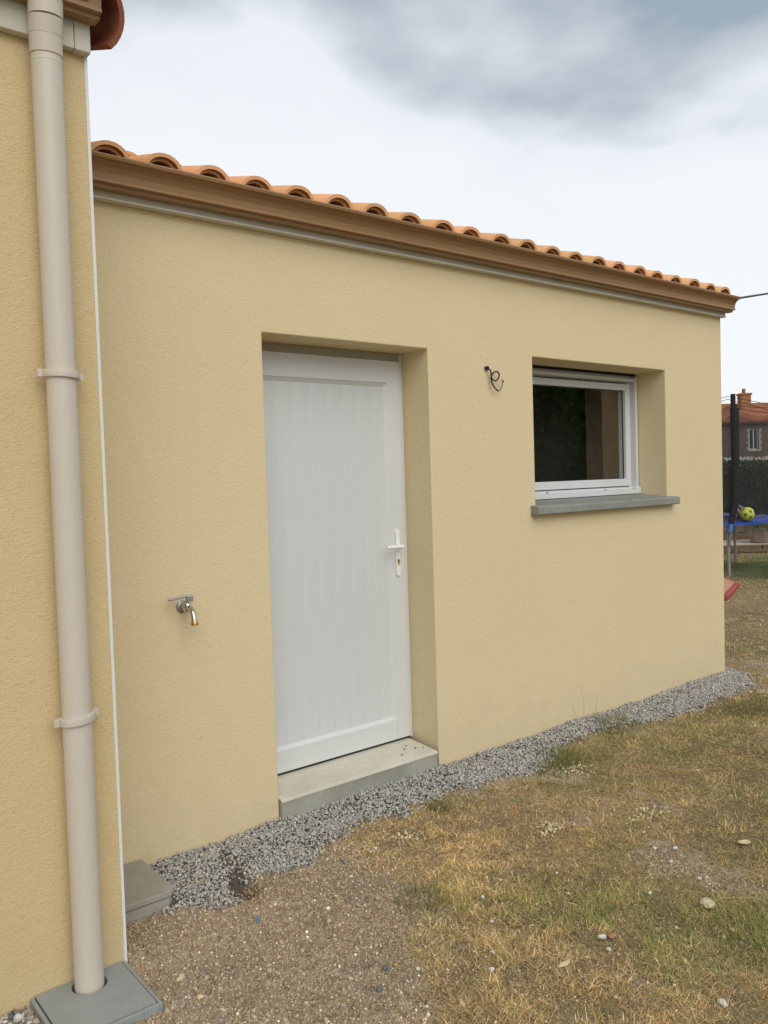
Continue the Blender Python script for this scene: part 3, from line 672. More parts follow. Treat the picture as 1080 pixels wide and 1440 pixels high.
def rand_rot(n):
    q = rng.normal(size=(n, 4)); q /= np.linalg.norm(q, axis=1)[:, None]; w, x, y, z = q.T
    return np.stack([1-2*(y*y+z*z), 2*(x*y-z*w), 2*(x*z+y*w), 2*(x*y+z*w), 1-2*(x*x+z*z), 2*(y*z-x*w), 2*(x*z-y*w), 2*(y*z+x*w), 1-2*(x*x+y*y)], 1).reshape(n, 3, 3)
def rocks(name, pos, size, col, mt, base='ico', jit=.28, flat=.62):
    V, F = (ICOV, ICOF) if base == 'ico' else (OCTV, OCTF)
    n = len(pos); k = len(V)
    v = V[None]*(1+rng.uniform(-jit, jit, (n, k, 1)))
    v = v*np.stack([rng.uniform(.85, 1.35, n), rng.uniform(.75, 1.05, n), rng.uniform(flat-.15, flat+.2, n)], 1)[:, None, :]
    v = np.einsum('nij,nkj->nki', rand_rot(n), v)*size[:, None, None] + pos[:, None, :]
    f = (F[None]+np.arange(n)[:, None, None]*k).reshape(-1, 3)
    return obj(name, arr_mesh(name, v.reshape(-1, 3), f, np.repeat(col, k, 0)), mt)
# grey gravel strip
n = 80000
gx = rng.uniform(1.22, 6.35, n); gy = rng.uniform(-.62, .35, n)
keep = (rng.random(n) < np.maximum(grav_mask(gx, gy), .10*np.exp(-np.clip(-gy-grav_edge(gx), 0, 1)/.05)*(gx > 1.25)*(gx < 6.05))) & (gy < np.where(gx < 5.94, -.004, .16))
keep &= ~((gx < 1.30) & (gy > -.345))
keep &= rng.random(n) > hollow(gx, gy)*1.05
gx, gy = gx[keep], gy[keep]; n = len(gx)
sz = rng.uniform(.0036, .0074, n)*(1+.25*(rng.random(n) < .12))
pos = np.stack([gx, gy, gz(gx, gy)+rng.uniform(-.003, .011, n)], 1)
val = rng.uniform(.34, .60, n)*rng.uniform(.8, 1.1, n); warm = rng.normal(0, .03, n)
col = np.stack([val*(1.03+warm), val*(.985), val*(.885-warm)], 1)
tag(rocks('gravel', pos, sz, col, M['gravel'], jit=.40, flat=.55), 'band of crushed grey gravel along the foot of the annex wall', 'gravel', kind='stuff')
# soil crumbs and small pebbles
n = 110000
x = rng.uniform(.70, 3.0, n); y = rng.uniform(-2.1, -.02, n)
bare = sm(.40, .30, fbm(x, y, 2.3, 61))*.5
den = soil_mask(x, y)*.95 + .05 + bare*(x > 1.6) + .16*np.exp(-((x-2.0)**2+(y+1.5)**2)/.12) + .30*np.exp(-((x-2.05)**2/.05+(y+.46)**2/.006))
keep = (rng.random(n) < den) & (rng.random(n) > grav_mask(x, y)*.985) & ~((x < 1.0) & (y > -.89)) & ~((x < 1.30) & (y > -.34)) & (y < -.02)
x, y = x[keep], y[keep]; n = len(x)
sz = .0017+.0054*rng.random(n)**2.3 + rng.uniform(.002, .008, n)*(rng.random(n) < .022)
pos = np.stack([x, y, gz(x, y)+sz*.25], 1)
pal = np.array([(.28,.215,.14),(.34,.265,.18),(.22,.165,.105),(.39,.315,.225),(.30,.20,.125),(.52,.45,.35),(.25,.235,.215),(.72,.68,.60)])
wts = np.array([.26,.26,.16,.17,.06,.05,.025,.010])
red = fbm(x, y, 3, 51)
ci = rng.choice(len(pal), n, p=wts/wts.sum()); col = pal[ci]*rng.uniform(1.05, 1.65, (n, 1)); col[:, 0] *= 1+.15*(red-.4)
tag(rocks('soil_crumbs', pos, sz, col, M['soil'], 'oct', .25, .7), 'bare brown soil strewn with crumbs and tiny pebbles', 'soil', kind='stuff')
# coarse pebbles in the corner left of the drain cover
n = 5200
x = rng.uniform(.15, .68, n); y = rng.uniform(-1.1, P-.006, n)
sz = .003+.011*rng.random(n)**2; pos = np.stack([x, y, gz(x, y)+sz*.4], 1)
ci = rng.random(n); col = np.where((ci < .35)[:, None], np.array([.20,.20,.20]), np.where((ci < .7)[:, None], np.array([.42,.36,.29]), np.array([.62,.57,.50])))*rng.uniform(.7, 1.15, (n, 1))
tag(rocks('pebbles', pos, sz, col, M['gravel']), 'mixed grey and pale pebbles left of the drain cover', 'pebbles', kind='stuff')

# ---------------- grass
def blades(x, y, z, L, hd, lean, droop, w, col):
    n = len(x); b = np.stack([x, y, z], 1)
    h = np.stack([np.cos(hd), np.sin(hd), np.zeros(n)], 1); p = np.stack([-np.sin(hd), np.cos(hd), np.zeros(n)], 1)
    up = np.array([0, 0, 1.0])
    d1 = h*np.sin(lean)[:, None]+up*np.cos(lean)[:, None]; l2 = np.minimum(lean+droop, 1.75); d2 = h*np.sin(l2)[:, None]+up*np.cos(l2)[:, None]
    side = rng.normal(0, .18, n)[:, None]*p
    mid = b+d1*(L*.5)[:, None]; tip = mid+(d2+side)*(L*.5)[:, None]
    tip[:, 2] = np.maximum(tip[:, 2], z+.001)
    ww = (w*.5)[:, None]*p
    V = np.stack([b-ww, b+ww, mid-ww*.8, mid+ww*.8, tip], 1)
    F = np.array([(0,1,3),(0,3,2),(2,3,4)])[None]+np.arange(n)[:, None, None]*5
    c = np.stack([col*.85, col*.85, col, col, col*1.08], 1)
    return V.reshape(-1, 3), F.reshape(-1, 3), c.reshape(-1, 3)
cs_ = .25; PX_ = []; PY_ = []
for cx in np.arange(1.0, 17.0, cs_):
    for cy in np.arange(-4.2, 6.5, cs_):
        if XL < cx+cs_/2 < X5-.1 and cy > .1: continue
        if cy > .3 and cx < X5: continue
        r = math.hypot(cx+cs_/2, cy+cs_/2+3.2334)
        # bearing from the viewing side; only the garden in front of the annex and a wide margin
        b = math.degrees(math.atan2(cy+3.2334, cx))
        if b > 62 or b < -6: continue
        d = min(36000, 36000*(3.0/max(r, .1))**2.05)
        k = rng.poisson(d*cs_*cs_); PX_.append(cx+cs_*rng.random(k)); PY_.append(cy+cs_*rng.random(k))
x = np.concatenate(PX_); y = np.concatenate(PY_)
sm_ = soil_mask(x, y); gm = grav_mask(x, y); bare = fbm(x, y, 2.3, 61)
cl = vn(x, y, 9, 81)*.6+vn(x, y, 21, 83)*.4
pk = np.clip(.35+1.4*(cl-.2), .12, 1)*np.clip(1-sm_*1.0, .012, 1)*np.clip(1-gm*1.0, .004, 1)*np.where(bare < .36, .28, 1.0)
keep = (rng.random(len(x)) < pk) & ~((x < X5+.0) & (y > -.012)) & ~((x < 1.32) & (y > -.36))
x, y, cl = x[keep], y[keep], cl[keep]; n = len(x); r = np.hypot(x, y+3.2334)
ga = green_amount(x, y); fine = vn(x, y, 26, 85); isg = rng.random(n) < (.16+.55*ga)*(.45+1.1*fine)
L = np.where(isg, rng.uniform(.014, .042, n)*(.7+.7*ga), rng.uniform(.012, .040, n))
L = L*(.55+1.0*cl)
L = np.where(rng.random(n) < .02, L*1.9, L)*np.where(x > 7, .8, 1)
lean = np.where(isg, rng.uniform(.45, 1.4, n), rng.uniform(.8, 1.56, n)-.35*np.clip(cl-.45, 0, 1)); droop = rng.uniform(.05, .7, n)
hd = rng.uniform(0, 2*np.pi, n) + 0
w = rng.uniform(.0008, .0019, n)*np.maximum(1, r/4.2)
straw = np.array([(.60,.475,.275),(.48,.345,.185),(.72,.60,.39),(.25,.16,.08),(.52,.38,.20),(.44,.39,.23)])
green = np.array([(.26,.275,.10),(.20,.23,.075),(.36,.345,.15),(.15,.185,.06)])
col = np.where(isg[:, None], green[rng.integers(0, 4, n)], straw[rng.integers(0, 6, n)])*rng.uniform(.55, 1.25, (n, 1))
tone = fbm(x, y, 1.3, 71)[:, None]
col = col*(.80+.75*tone)*(.62+.5*cl+.32*fine)[:, None]*np.array([1.02, .99, .90])*(1.42+.55*(rng.random(n) < .09))[:, None]*np.where(isg[:, None], 1, np.array([1.0, .97, .94]))
far = ((x > 9.5) & (ga > .5))[:, None]; col = np.where(far, np.array([.13, .20, .06])*rng.uniform(.6, 1.4, (n, 1)), col)
V1, F1, C1 = blades(x, y, gz(x, y)+.001, L, hd, lean, droop, w, col)
tag(obj('grass', arr_mesh('grass', V1, F1, C1), M['grass']), 'short sun-scorched lawn, straw brown with green patches', 'grass', kind='stuff')
print('blades', n)
# countable tufts of greener grass at the gravel edge and in the lawn
def tuft(cx, cy, rad, cnt, hgt, label, c0=(.19,.215,.075)):
    a = rng.uniform(0, 2*np.pi, cnt); rr_ = rad*np.sqrt(rng.random(cnt)); x = cx+np.cos(a)*rr_; y = np.minimum(cy+np.sin(a)*rr_, -.015); 
    L = rng.uniform(.45, 1, cnt)*hgt; col = np.array(c0)*rng.uniform(.6, 1.4, (cnt, 1)); dry = rng.random(cnt) < .25; col[dry] = np.array([.36, .28, .13])
    V, F, C = blades(x, y, gz(x, y), L, a+rng.normal(0, .5, cnt), rng.uniform(.1, .75, cnt), rng.uniform(.1, .7, cnt), rng.uniform(.0018, .0036, cnt), col)
    o = obj('grass_tuft', arr_mesh('grass_tuft', V, F, C), M['grass']); tag(o, label, 'grass tuft', 'green tufts in the lawn')
tuft(3.55, -.34, .13, 240, .075, 'thick green grass tuft at the gravel edge between door and window')
tuft(3.36, -.40, .10, 140, .06, 'small green tuft beside the gravel, next to a bigger tuft')
tuft(4.22, -.24, .14, 240, .09, 'green grass tuft growing into the gravel under the window')
tuft(1.98, -.96, .10, 150, .07, 'green tuft on the edge of the bare soil')
tuft(2.62, -.36, .05, 80, .07, 'tiny green tuft at the gravel edge by the doorstep')
tuft(5.15, -.62, .18, 300, .07, 'broad green tuft in the lawn near the far gravel end')
tuft(2.72, -1.98, .22, 260, .11, 'long-leaved green tuft with arching straw stalks', (.20,.22,.08))
def stalk(pts, label, r=.0011):
    o = MB().tube([Vector((a, b, float(gz(a, b))+c)) for a, b, c in pts], [r]*(len(pts)-1)+[r*.5], 5).build('dry_stalk', M['stalk'], None, smooth=True)
    tag(o, label, 'grass stalk', 'dry stalks in the lawn')
M['stalk'] = pm('dry_straw', (.46, .36, .19), .8)
stalk([(2.02,-1.55,0),(2.05,-1.54,.05),(2.10,-1.51,.09),(2.20,-1.45,.13),(2.33,-1.38,.12)], 'long pale straw stalk leaning over the middle of the lawn')
stalk([(2.78,-2.06,0),(2.74,-1.98,.08),(2.66,-1.88,.13),(2.60,-1.80,.12),(2.53,-1.74,.08)], 'arching straw stalk bending out of the long-leaved tuft')
stalk([(2.80,-2.02,0),(2.79,-1.92,.10),(2.78,-1.86,.15),(2.75,-1.80,.17),(2.68,-1.72,.14)], 'tall straw stalk rising out of the long-leaved tuft')
stalk([(4.10,-.08,0),(4.10,-.08,.12),(4.07,-.085,.22)], 'thin dry stalk upright against the annex wall')
stalk([(4.24,-.06,0),(4.25,-.06,.10),(4.27,-.06,.17)], 'short dry stalk upright in gravel against the wall')
stalk([(3.98,-.13,0),(3.96,-.13,.09),(3.93,-.13,.15),(3.94,-.13,.19)], 'bent dry stalk in gravel against the wall')

# ---------------- single stones and scraps one can count
def lump(name, cx, cy, rx, ry, rz, mt, label, cat, group=None, rot=0, sub=2, rough=.22):
    bm = bmesh.new(); bmesh.ops.create_icosphere(bm, subdivisions=sub, radius=1)
    for v in bm.verts:
        k = 1+random.uniform(-rough, rough); v.co = Vector((v.co.x*rx*k, v.co.y*ry*k, max(v.co.z, -.5)*rz*k))
    me = bpy.data.meshes.new(name); bm.to_mesh(me); bm.free()
    o = obj(name, me, mt); o.location = (cx, cy, float(gz(cx, cy))+rz*.45+(.012 if cx > 1.95 else .002)); o.rotation_euler = (random.uniform(-.15, .15), random.uniform(-.15, .15), rot or random.uniform(0, 6.28))
    tag(o, label, cat, group); return o
lump('pale_stone', 2.708, -1.678, .036, .024, .014, M['pale'], 'largest flat pale yellow stone lying on the lawn', 'stone', rot=.5, sub=3, rough=.13)
lump('pale_stone', 3.265, -1.528, .030, .014, .009, M['pale'], 'flat pale yellow stone in the lawn, second largest', 'stone', rot=-.4, sub=3, rough=.15)
lump('white_stone', 2.223, -1.999, .016, .009, .012, M['whitestone'], 'upright white chip standing in grass by the arching stalks', 'stone', rot=1.3)
lump('white_stone', 2.25, -1.559, .015, .009, .008, M['whitestone'], 'white chip in grass touching a terracotta chip', 'stone', rot=-.5)
lump('terracotta_chip', 2.278, -1.575, .011, .011, .006, M['terra_bit'], 'round terracotta chip in grass touching a white chip', 'stone')
lump('pale_stone', 2.027, -1.575, .022, .010, .006, M['pale'], 'thin pale sliver of stone lying in brown grass', 'stone', rot=-.3)
lump('pale_stone', 1.097, -.777, .017, .009, .010, M['pale'], 'cream pebble on the soil near the drain cover', 'stone', rot=.3)
lump('pale_stone', 1.100, -.905, .012, .010, .007, M['pale'], 'small tan pebble on the soil by the drain cover edge', 'stone')
lump('grey_stone', 1.52, -1.27, .012, .009, .008, M['greyst'], 'blue grey pebble on bare soil, the larger of a pair', 'stone')
lump('grey_stone', 1.60, -1.20, .011, .010, .008, M['greyst'], 'blue grey pebble on bare soil, the smaller of a pair', 'stone')
# stones placed over the ground by their position
more = [(2.89,-1.42),(2.86,-1.56),(3.02,-1.36),(2.96,-1.30),(2.62,-1.50),(2.40,-1.30),(1.93,-1.36),(1.86,-1.42),(2.20,-1.62),(2.05,-1.24),(2.15,-1.10),(3.05,-1.19),(2.48,-1.18),(2.30,-.52),(2.12,-.50),(3.9,-.95),(1.75,-1.33),(1.68,-1.27),(1.90,-.62),(2.30,-1.05)]
for i, (a, b) in enumerate(more):
    s_ = random.uniform(.005, .0095); lump('white_stone', a, b, s_*1.3, s_, s_*.8, M['whitestone'], 'tiny white stone chip scattered in the dry lawn', 'stone', 'tiny white stone chips', sub=1)
def crumbs(cx, cy, r, cnt, label):
    x = rng.normal(cx, r, cnt); y = rng.normal(cy, r*.7, cnt); sz = .002+.006*rng.random(cnt)**2
    o = rocks('crumbled_mortar', np.stack([x, y, gz(x, y)+.014+sz*.3], 1), sz, np.array([.62,.52,.33])*rng.uniform(.7, 1.2, (cnt, 1)), M['soil'])
    tag(o, label, 'mortar crumbs', kind='stuff')
crumbs(2.81, -.889, .045, 160, 'patch of crumbled pale mortar in the brown middle of the lawn')
crumbs(3.20, -1.10, .06, 120, 'pale mortar crumbs beyond the brown grass patch')
crumbs(3.45, -.50, .07, 140, 'pale mortar crumbs behind the green tufts at the gravel')
crumbs(2.28, -.50, .06, 120, 'pale mortar crumbs in grass off the doorstep')
crumbs(5.55, -.52, .08, 160, 'pale bare sandy crumbs at the far gravel end')
crumbs(6.5, -.15, .12, 220, 'pale sandy crumbs on the lawn just past the annex corner')
lf = MB(); pts = [(0,0,0),(.012,.008,.003),(.024,.009,.005),(.036,.004,.004),(.044,0,.001),(.036,-.005,.005),(.024,-.010,.006),(.012,-.008,.003)]
lf.add([(a, b, c) for a, b, c in pts]+[(.022,0,.0)]+[(a, b, c-.0008) for a, b, c in pts]+[(.022,0,-.0008)], [(i, (i+1) % 8, 8) for i in range(8)]+[(9+(i+1) % 8, 9+i, 17) for i in range(8)]+[(i, 9+i, 9+(i+1) % 8, (i+1) % 8) for i in range(8)])
lfo = lf.build('fallen_leaf', M['greenleaf']); lfo.location = (2.88, -.60, float(gz(2.88, -.6))+.03); lfo.rotation_euler = (.55, .2, .3); tag(lfo, 'single fresh green leaf fallen on the brown grass', 'leaf')
bb = MB(); bb.prism([(0,0),(.018,.003),(.020,.015),(.012,.020),(.002,.014)], 0, .0015, 'z'); bo = bb.build('plastic_scrap', M['bluebit']); bo.location = (1.444, -.659, float(gz(1.444, -.659))+.007); bo.rotation_euler = (1.0, .3, .4); tag(bo, 'small blue plastic scrap on the bare soil', 'scrap')
for i, (a, b) in enumerate([(2.80, .10), (2.84, .13), (2.86, .08), (2.74, .05), (2.90, .06)]):
    o = MB().lathe((0, 0, 0), (0, 0, 1), [(.003, 0), (.005, .002), (.003, .004)], 6).build('dirt_crumb', M['dark']); o.location = (a, b, .1108+(b+.012)*.0797); o.scale = (random.uniform(.7, 1.8), random.uniform(.6, 1), 1); tag(o, 'dark crumb of dirt on the concrete doorstep', 'dirt', 'dirt crumbs on the doorstep')

# ================================================================== garden beyond the corner
TC = Vector((11.94, 3.74)); TR = 1.10; RZ = .74
tramp = empty('trampoline', (TC.x, TC.y, 0), 'round trampoline with black net, blue pad and grey steel legs', 'trampoline')
def tpt(a, r=TR, z=RZ): return Vector((TC.x+r*math.cos(a), TC.y+r*math.sin(a), z))
a0 = math.atan2(2.867-TC.y, 11.309-TC.x)
circ = [tpt(2*math.pi*k/48) for k in range(49)]
MB().tube(circ, .020, 8, False).build('frame_ring', M['galv'], tramp, smooth=True)
MB().lathe((TC.x, TC.y, RZ+.005), (0, 0, 1), [(.001, 0), (TR-.24, 0), (TR-.24, .006), (.001, .006)], 48, False).build('jumping_mat', M['matblk'], tramp)
pad = MB(); n = 48; vs = []; fs = []
for k in range(n):
    a = 2*math.pi*k/n; wob = .012*math.sin(k*2.1)+.012*math.sin(k*.9+1)
    for r_, z_ in ((TR-.26, RZ+.035), (TR-.02, RZ+.055+wob), (TR+.045, RZ+.030+wob), (TR+.05, RZ-.012), (TR+.03, RZ-.012), (TR-.26, RZ+.018)): vs.append(tpt(a, r_, z_))
for k in range(n):
    for j in range(6): fs.append((k*6+j, k*6+(j+1) % 6, ((k+1) % n)*6+(j+1) % 6, ((k+1) % n)*6+j))
pad.add(vs, fs); pad.build('safety_pad', M['bluepad'], tramp, smooth=True)
angs = [a0, math.atan2(3.72-TC.y, 13.06-TC.x)]; dlt = (angs[1]-a0) % (2*math.pi)
angs = [a0 + R(k) for k in (0, 122.5, 200, 285)]
for k, a in enumerate(angs):
    if True:
        f_ = tpt(a, TR+.02, .0); 
        lg = MB().tube([tpt(a, TR-.01, RZ-.02), tpt(a, TR+.0, .35), f_], .021, 10).build('leg', M['galv'], tramp, smooth=True)
        MB().tube([f_+Vector((0,0,.0)), f_+Vector((0,0,.05))], .025, 10).build('foot_cap', M['galv'], lg, smooth=True)
for k, a in enumerate(angs):
    off = lambda z, w: tpt(a, TR+.045, z) + (Vector((.775, -.632, 0))*w if k == 0 else Vector((0, 0, 0)))
    pl = MB().tube([off(.45, 0), off(.80, .03), off(1.05, .085), off(2.43, .085)], .017, 8).build('net_pole', M['galv'], tramp, smooth=True)
    MB().tube([off(.76, .02), off(.9, .05), off(1.05, .085), off(1.6, .09), off(2.40, .09)], [.040, .046, .052, .056, .062], 12).build('foam_sleeve', M['foam'], pl, smooth=True)
    MB().tube([off(2.40, .07), off(2.60, .07)], .034, 10).build('pole_cap', M['foam'], pl, smooth=True)
    MB().tube([off(.64, 0), off(.755, .02)], .030, 10).build('pole_clamp', M['bluebright'], pl, smooth=True)
# net panels and cords sagging between the poles
nm = MB(); vs = []; fs = []; seg = 8
K_ = len(angs); seg = 10
for k in range(K_):
    b1_ = angs[(k+1) % K_] + (2*math.pi if k == K_-1 else 0)
    for j in range(seg):
        t = j/seg; q_ = tpt(angs[k]+(b1_-angs[k])*t, TR, 0); sag = .12*abs(math.sin(t*math.pi*2))+.05*math.sin(t*math.pi)
        vs.append((q_.x, q_.y, RZ+.05)); vs.append((q_.x, q_.y, 2.44-sag))
m_ = K_*seg
for k in range(m_): fs.append((2*k, 2*((k+1) % m_), 2*((k+1) % m_)+1, 2*k+1))
nm.add(vs, fs); nm.build('net', M['net'], tramp)
for k in range(K_):
    b1_ = angs[(k+1) % K_] + (2*math.pi if k == K_-1 else 0)
    for dz in (0, -.04): MB().tube([tpt(angs[k]+(b1_-angs[k])*t/8, TR+.02, 2.57+dz-(.16 if dz else .12)*4*(t/8)*(1-t/8)) for t in range(9)], .004, 5).build('net_cord', M['foam'], tramp)
def ball(name, c, r, base, marks, label, stripes=None):
    e_ = empty(name, (c[0], c[1], c[2]-r), label, 'ball')
    bm = bmesh.new(); bmesh.ops.create_uvsphere(bm, u_segments=24, v_segments=16, radius=r)
    me = bpy.data.meshes.new('shell'); bm.to_mesh(me); bm.free()
    for p in me.polygons: p.use_smooth = True
    s_ = obj('shell', me, base, e_); s_.location = c
    cd = (CAM-Vector(c)).normalized()
    for mv in marks:
        d = Vector(mv).normalized(); mb = MB()
        mb.lathe(Vector(c)+d*(r*math.cos(.26)-.0005), d, [(r*math.sin(.26), 0), (r*math.sin(.18), r*(math.cos(.18)-math.cos(.26))+.0015), (.001, r*(1-math.cos(.26))+.002)], 10)
        mb.build('spot', M['ballspot'], e_, smooth=True)
    if stripes:
        ax = Vector(stripes).normalized()
        for t0, t1 in ((R(52), R(68)), (R(78), R(102)), (R(112), R(128))):
            mb = MB(); mb.lathe(c, ax, [((r+.0015)*math.sin(t0+(t1-t0)*j/4), (r+.0015)*math.cos(t0+(t1-t0)*j/4)) for j in range(5)], 28, False); mb.build('stripe', M['ballP'], e_, smooth=True)
ball('spotted_ball', (11.55, 2.695, .885), .098, M['ballY'], [(-.55,-.83,.45),(-.95,-.2,-.05),(-.5,-.8,-.5),(.3,-.9,.2),(-.6,.3,.7)], 'lime yellow ball with teal spots on the trampoline pad')
ball('striped_ball', (11.65, 2.880, .90), .105, M['ballW'], [], 'white ball with dark plum stripes behind the lime ball', stripes=(.75, -.55, .25))
# toy chute poking out behind the corner
to = empty('toy_slide', (9.7, 2.2, 0), 'salmon and red plastic toy slide end poking past the annex corner', 'toy slide')
A = Vector((9.25, 1.82, 0))
u_ = Vector((.93, .367, 0)).normalized(); v_ = Vector((-u_.y, u_.x, 0)); WD = 1.17
def tp(a, b, z): return tuple(A+u_*a+v_*b+Vector((0, 0, z)))
def hexa(a0, a1, b0, b1, z00, z01, z10, z11):
    return MB().add([tp(a0,b0,z00), tp(a1,b0,z00), tp(a1,b1,z10), tp(a0,b1,z10), tp(a0,b0,z01), tp(a1,b0,z01), tp(a1,b1,z11), tp(a0,b1,z11)], [(0,3,2,1),(4,5,6,7),(0,1,5,4),(1,2,6,5),(2,3,7,6),(3,0,4,7)])
hexa(.03, WD-.03, .0, 1.1, .02, .045, .44, .465).build('chute', M['salmon'], to)
for a in (0, WD-.028): hexa(a, a+.028, .001, 1.1, .0, .06, .42, .50).build('side_rim', M['salmon'], to, bevel=.006)
hexa(-.01, WD+.01, -.05, -.001, 0, .05, 0, .065).build('front_lip', M['redpl'], to, bevel=.008)
for a in (.05, WD-.05): MB().tube([tp(a, 1.08, 0), tp(a, 1.08, .43)], .02, 8).build('support', M['redpl'], to)
# terrace with sleeper edging, planter, big ball
tu = (cr-Vector((0, 0, cr.z))).normalized(); tf = Vector((-tu.y, tu.x, 0))            # terrace runs square to the hedge
T0 = Vector((14.55, 4.30, 0)); trot = math.atan2(tu.y, tu.x)
def local(mb, name, mt, parent=None, loc=T0, rot=trot, **k):
    M_ = Matrix.Translation(loc) @ Matrix.Rotation(rot, 4, 'Z'); mb.v = [tuple(M_ @ Vector(p)) for p in mb.v]; return mb.build(name, mt, parent, **k)
tag(local(MB().box(-6, 9, .26, 4.5, -.1, .125), 'terrace', M['slab']), kind='structure')
ed = empty('timber_edging', tuple(T0), 'low brown timber sleeper edging in front of the pale terrace', 'edging')
for k in range(5):
    local(MB().box(-5+k*2.4, -5+k*2.4+2.385, 0, .10, .0, .055), 'plank', M['sleeper'], ed, bevel=.006); local(MB().box(-5+k*2.4+.6, -5+k*2.4+2.98, .13, .23, .0, .118), 'plank', M['sleeper'], ed, bevel=.006)
lg2 = empty('timber_stack', tuple(T0+tf*1.9), 'weathered sleepers stacked behind the planter', 'timber')
for k in range(3): local(MB().box(-1.6, 1.4, 1.3, 1.5, .126+k*.145, .126+k*.145+.135), 'plank', M['sleeper'], lg2, bevel=.01)
def planter(lx, ly, label):
    c = T0+tu*lx+tf*ly; e_ = empty('planter', (c.x, c.y, .125), label, 'planter', 'tapered planters on the terrace')
    MB().lathe((c.x, c.y, .126), (0, 0, 1), [(.17, 0), (.19, .02), (.265, .25), (.275, .285), (.25, .285), (.245, .24)], 8).build('pot', M['planter'], e_, smooth=False)
    k = 700; th = rng.uniform(0, 6.28, k); rr_ = .30*np.sqrt(rng.random(k)); zt = .36+.40*rng.random(k)*(1-rr_/.42)
    V = []; F = []; C = []
    P0 = np.stack([c.x+rr_*np.cos(th), c.y+rr_*np.sin(th), zt], 1); lv_, lc_ = leafquads(P0, .05, np.array([[.13,.15,.06],[.09,.12,.045],[.17,.16,.08]]))
    q = np.arange(len(lv_)).reshape(-1, 4); obj('foliage', arr_mesh('foliage', lv_, q, lc_), M['leafdark'], e_)
def leafquads(P0, s, pal):
    n = len(P0); d = rng.normal(size=(n, 3)); d /= np.linalg.norm(d, axis=1)[:, None]; e_ = np.cross(d, rng.normal(size=(n, 3))); e_ /= np.linalg.norm(e_, axis=1)[:, None]
    L = s*rng.uniform(.6, 1.3, (n, 1)); w = L*.42
    V = np.stack([P0-d*L*.5, P0+e_*w*.5, P0+d*L*.5, P0-e_*w*.5], 1).reshape(-1, 3)
    C = np.repeat(pal[rng.integers(0, len(pal), n)]*rng.uniform(.65, 1.3, (n, 1)), 4, 0)
    return V, C
planter(.55, .55, 'taupe tapered planter with grey green leaves on the terrace'); planter(1.12, .60, 'taupe tapered planter at the terrace edge beside a fellow planter')
bc = T0+tu*(-.24)+tf*1.0
be = empty('beach_ball', (bc.x, bc.y, .125), 'big blue and white ball on the terrace half hidden by the annex corner', 'ball')
bm = bmesh.new(); bmesh.ops.create_uvsphere(bm, u_segments=24, v_segments=16, radius=.20); me = bpy.data.meshes.new('shell'); bm.to_mesh(me); bm.free()
for p in me.polygons: p.use_smooth = True
o = obj('shell', me, M['bluepad'], be); o.location = (bc.x, bc.y, .325)
MB().lathe((bc.x, bc.y, .325), (0, 0, 1), [(.2015*math.sin(R(5+j*10)), .2015*math.cos(R(5+j*10))) for j in range(5)], 24, False).build('top_panel', M['ballW'], be, smooth=True)
# hedges
def hedge(name, c, rot, lx, ly, h, n, leaf, pal, label, zseed, cat='hedge', bumpy=.12, skirt=1.0):
    e_ = empty(name, tuple(c), label, cat)
    M_ = np.array(Matrix.Rotation(rot, 3, 'Z'))
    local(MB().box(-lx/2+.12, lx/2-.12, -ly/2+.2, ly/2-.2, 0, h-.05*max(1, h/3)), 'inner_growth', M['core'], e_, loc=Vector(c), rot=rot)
    s = rng.random(n); p = np.zeros((n, 3)); p[:, 0] = rng.uniform(-lx/2, lx/2, n)
    topq = s < .25; p[:, 1] = np.where(topq, rng.uniform(-ly/2, ly/2, n), np.where(rng.random(n) < .78, -ly/2, ly/2)); p[:, 2] = np.where(topq, h, rng.random(n)*h)
    bump = (vn(p[:, 0], p[:, 2], 1.6, zseed)-.5)*bumpy*2 + (vn(p[:, 0], p[:, 2], 4.5, zseed+3)-.5)*bumpy
    p[:, 1] += np.where(topq, 0, np.sign(p[:, 1])*bump); p[:, 2] += np.where(topq, (fbm(p[:, 0], p[:, 1], 1.2, zseed+5)-.5)*bumpy*1.2, 0)
    p += rng.normal(0, .05, p.shape)*np.array([1, 1, .8]); p[:, 2] = np.maximum(p[:, 2], .02)
    P0 = p @ M_.T + np.array(c)
    V, C = leafquads(P0, leaf, pal); q = np.arange(len(V)).reshape(-1, 4)
    obj('foliage', arr_mesh('foliage', V, q, C), M['leafdark'], e_); return e_
hp_ = np.array([[.030,.045,.018],[.022,.034,.014],[.040,.055,.020],[.048,.058,.026]])
hc = Vector((19.9, 6.5, 0)); hedge('clipped_hedge', hc, trot, 13, 1.1, 1.63, 36000, .085, hp_*np.array([1.4, 1.7, 1.2]), 'dark clipped garden hedge behind the terrace', 3)
# tall hedge across the garden, mirrored in the window
hedge('conifer_hedge', (22.0, -14.5, 0), R(170), 26, 2.2, 6.5, 52000, .34, hp_*np.array([3.6, 5.2, 2.8]), 'tall dark conifer hedge across the lawn, mirrored in the window glass', 8, bumpy=.5)
# white picket fence beyond the hedge
fe = Vector((33.0, 13.8, 0)); fw = empty('white_fence', tuple(fe), 'white picket fence showing just above the hedge', 'fence')
local(MB().box(-9, 9, .02, .05, 1.72, 1.80), 'rail', M['whitef'], fw, loc=fe); local(MB().box(-9, 9, .02, .05, .5, .6), 'rail', M['whitef'], fw, loc=fe)
pk_ = MB().prism([(-.064, 0), (.064, 0), (.064, 1.90), (0, 1.96), (-.064, 1.90)], -.012, .012, 'y').mesh('picket'); pk_.materials.append(M['whitef'])
for k in range(120):
    o = bpy.data.objects.new('picket', pk_); COL.objects.link(o); setparent(o, fw); pp = fe+tu*(-9+k*.15); o.location = (pp.x, pp.y, random.uniform(-.03, .03)); o.rotation_euler = (0, 0, trot)
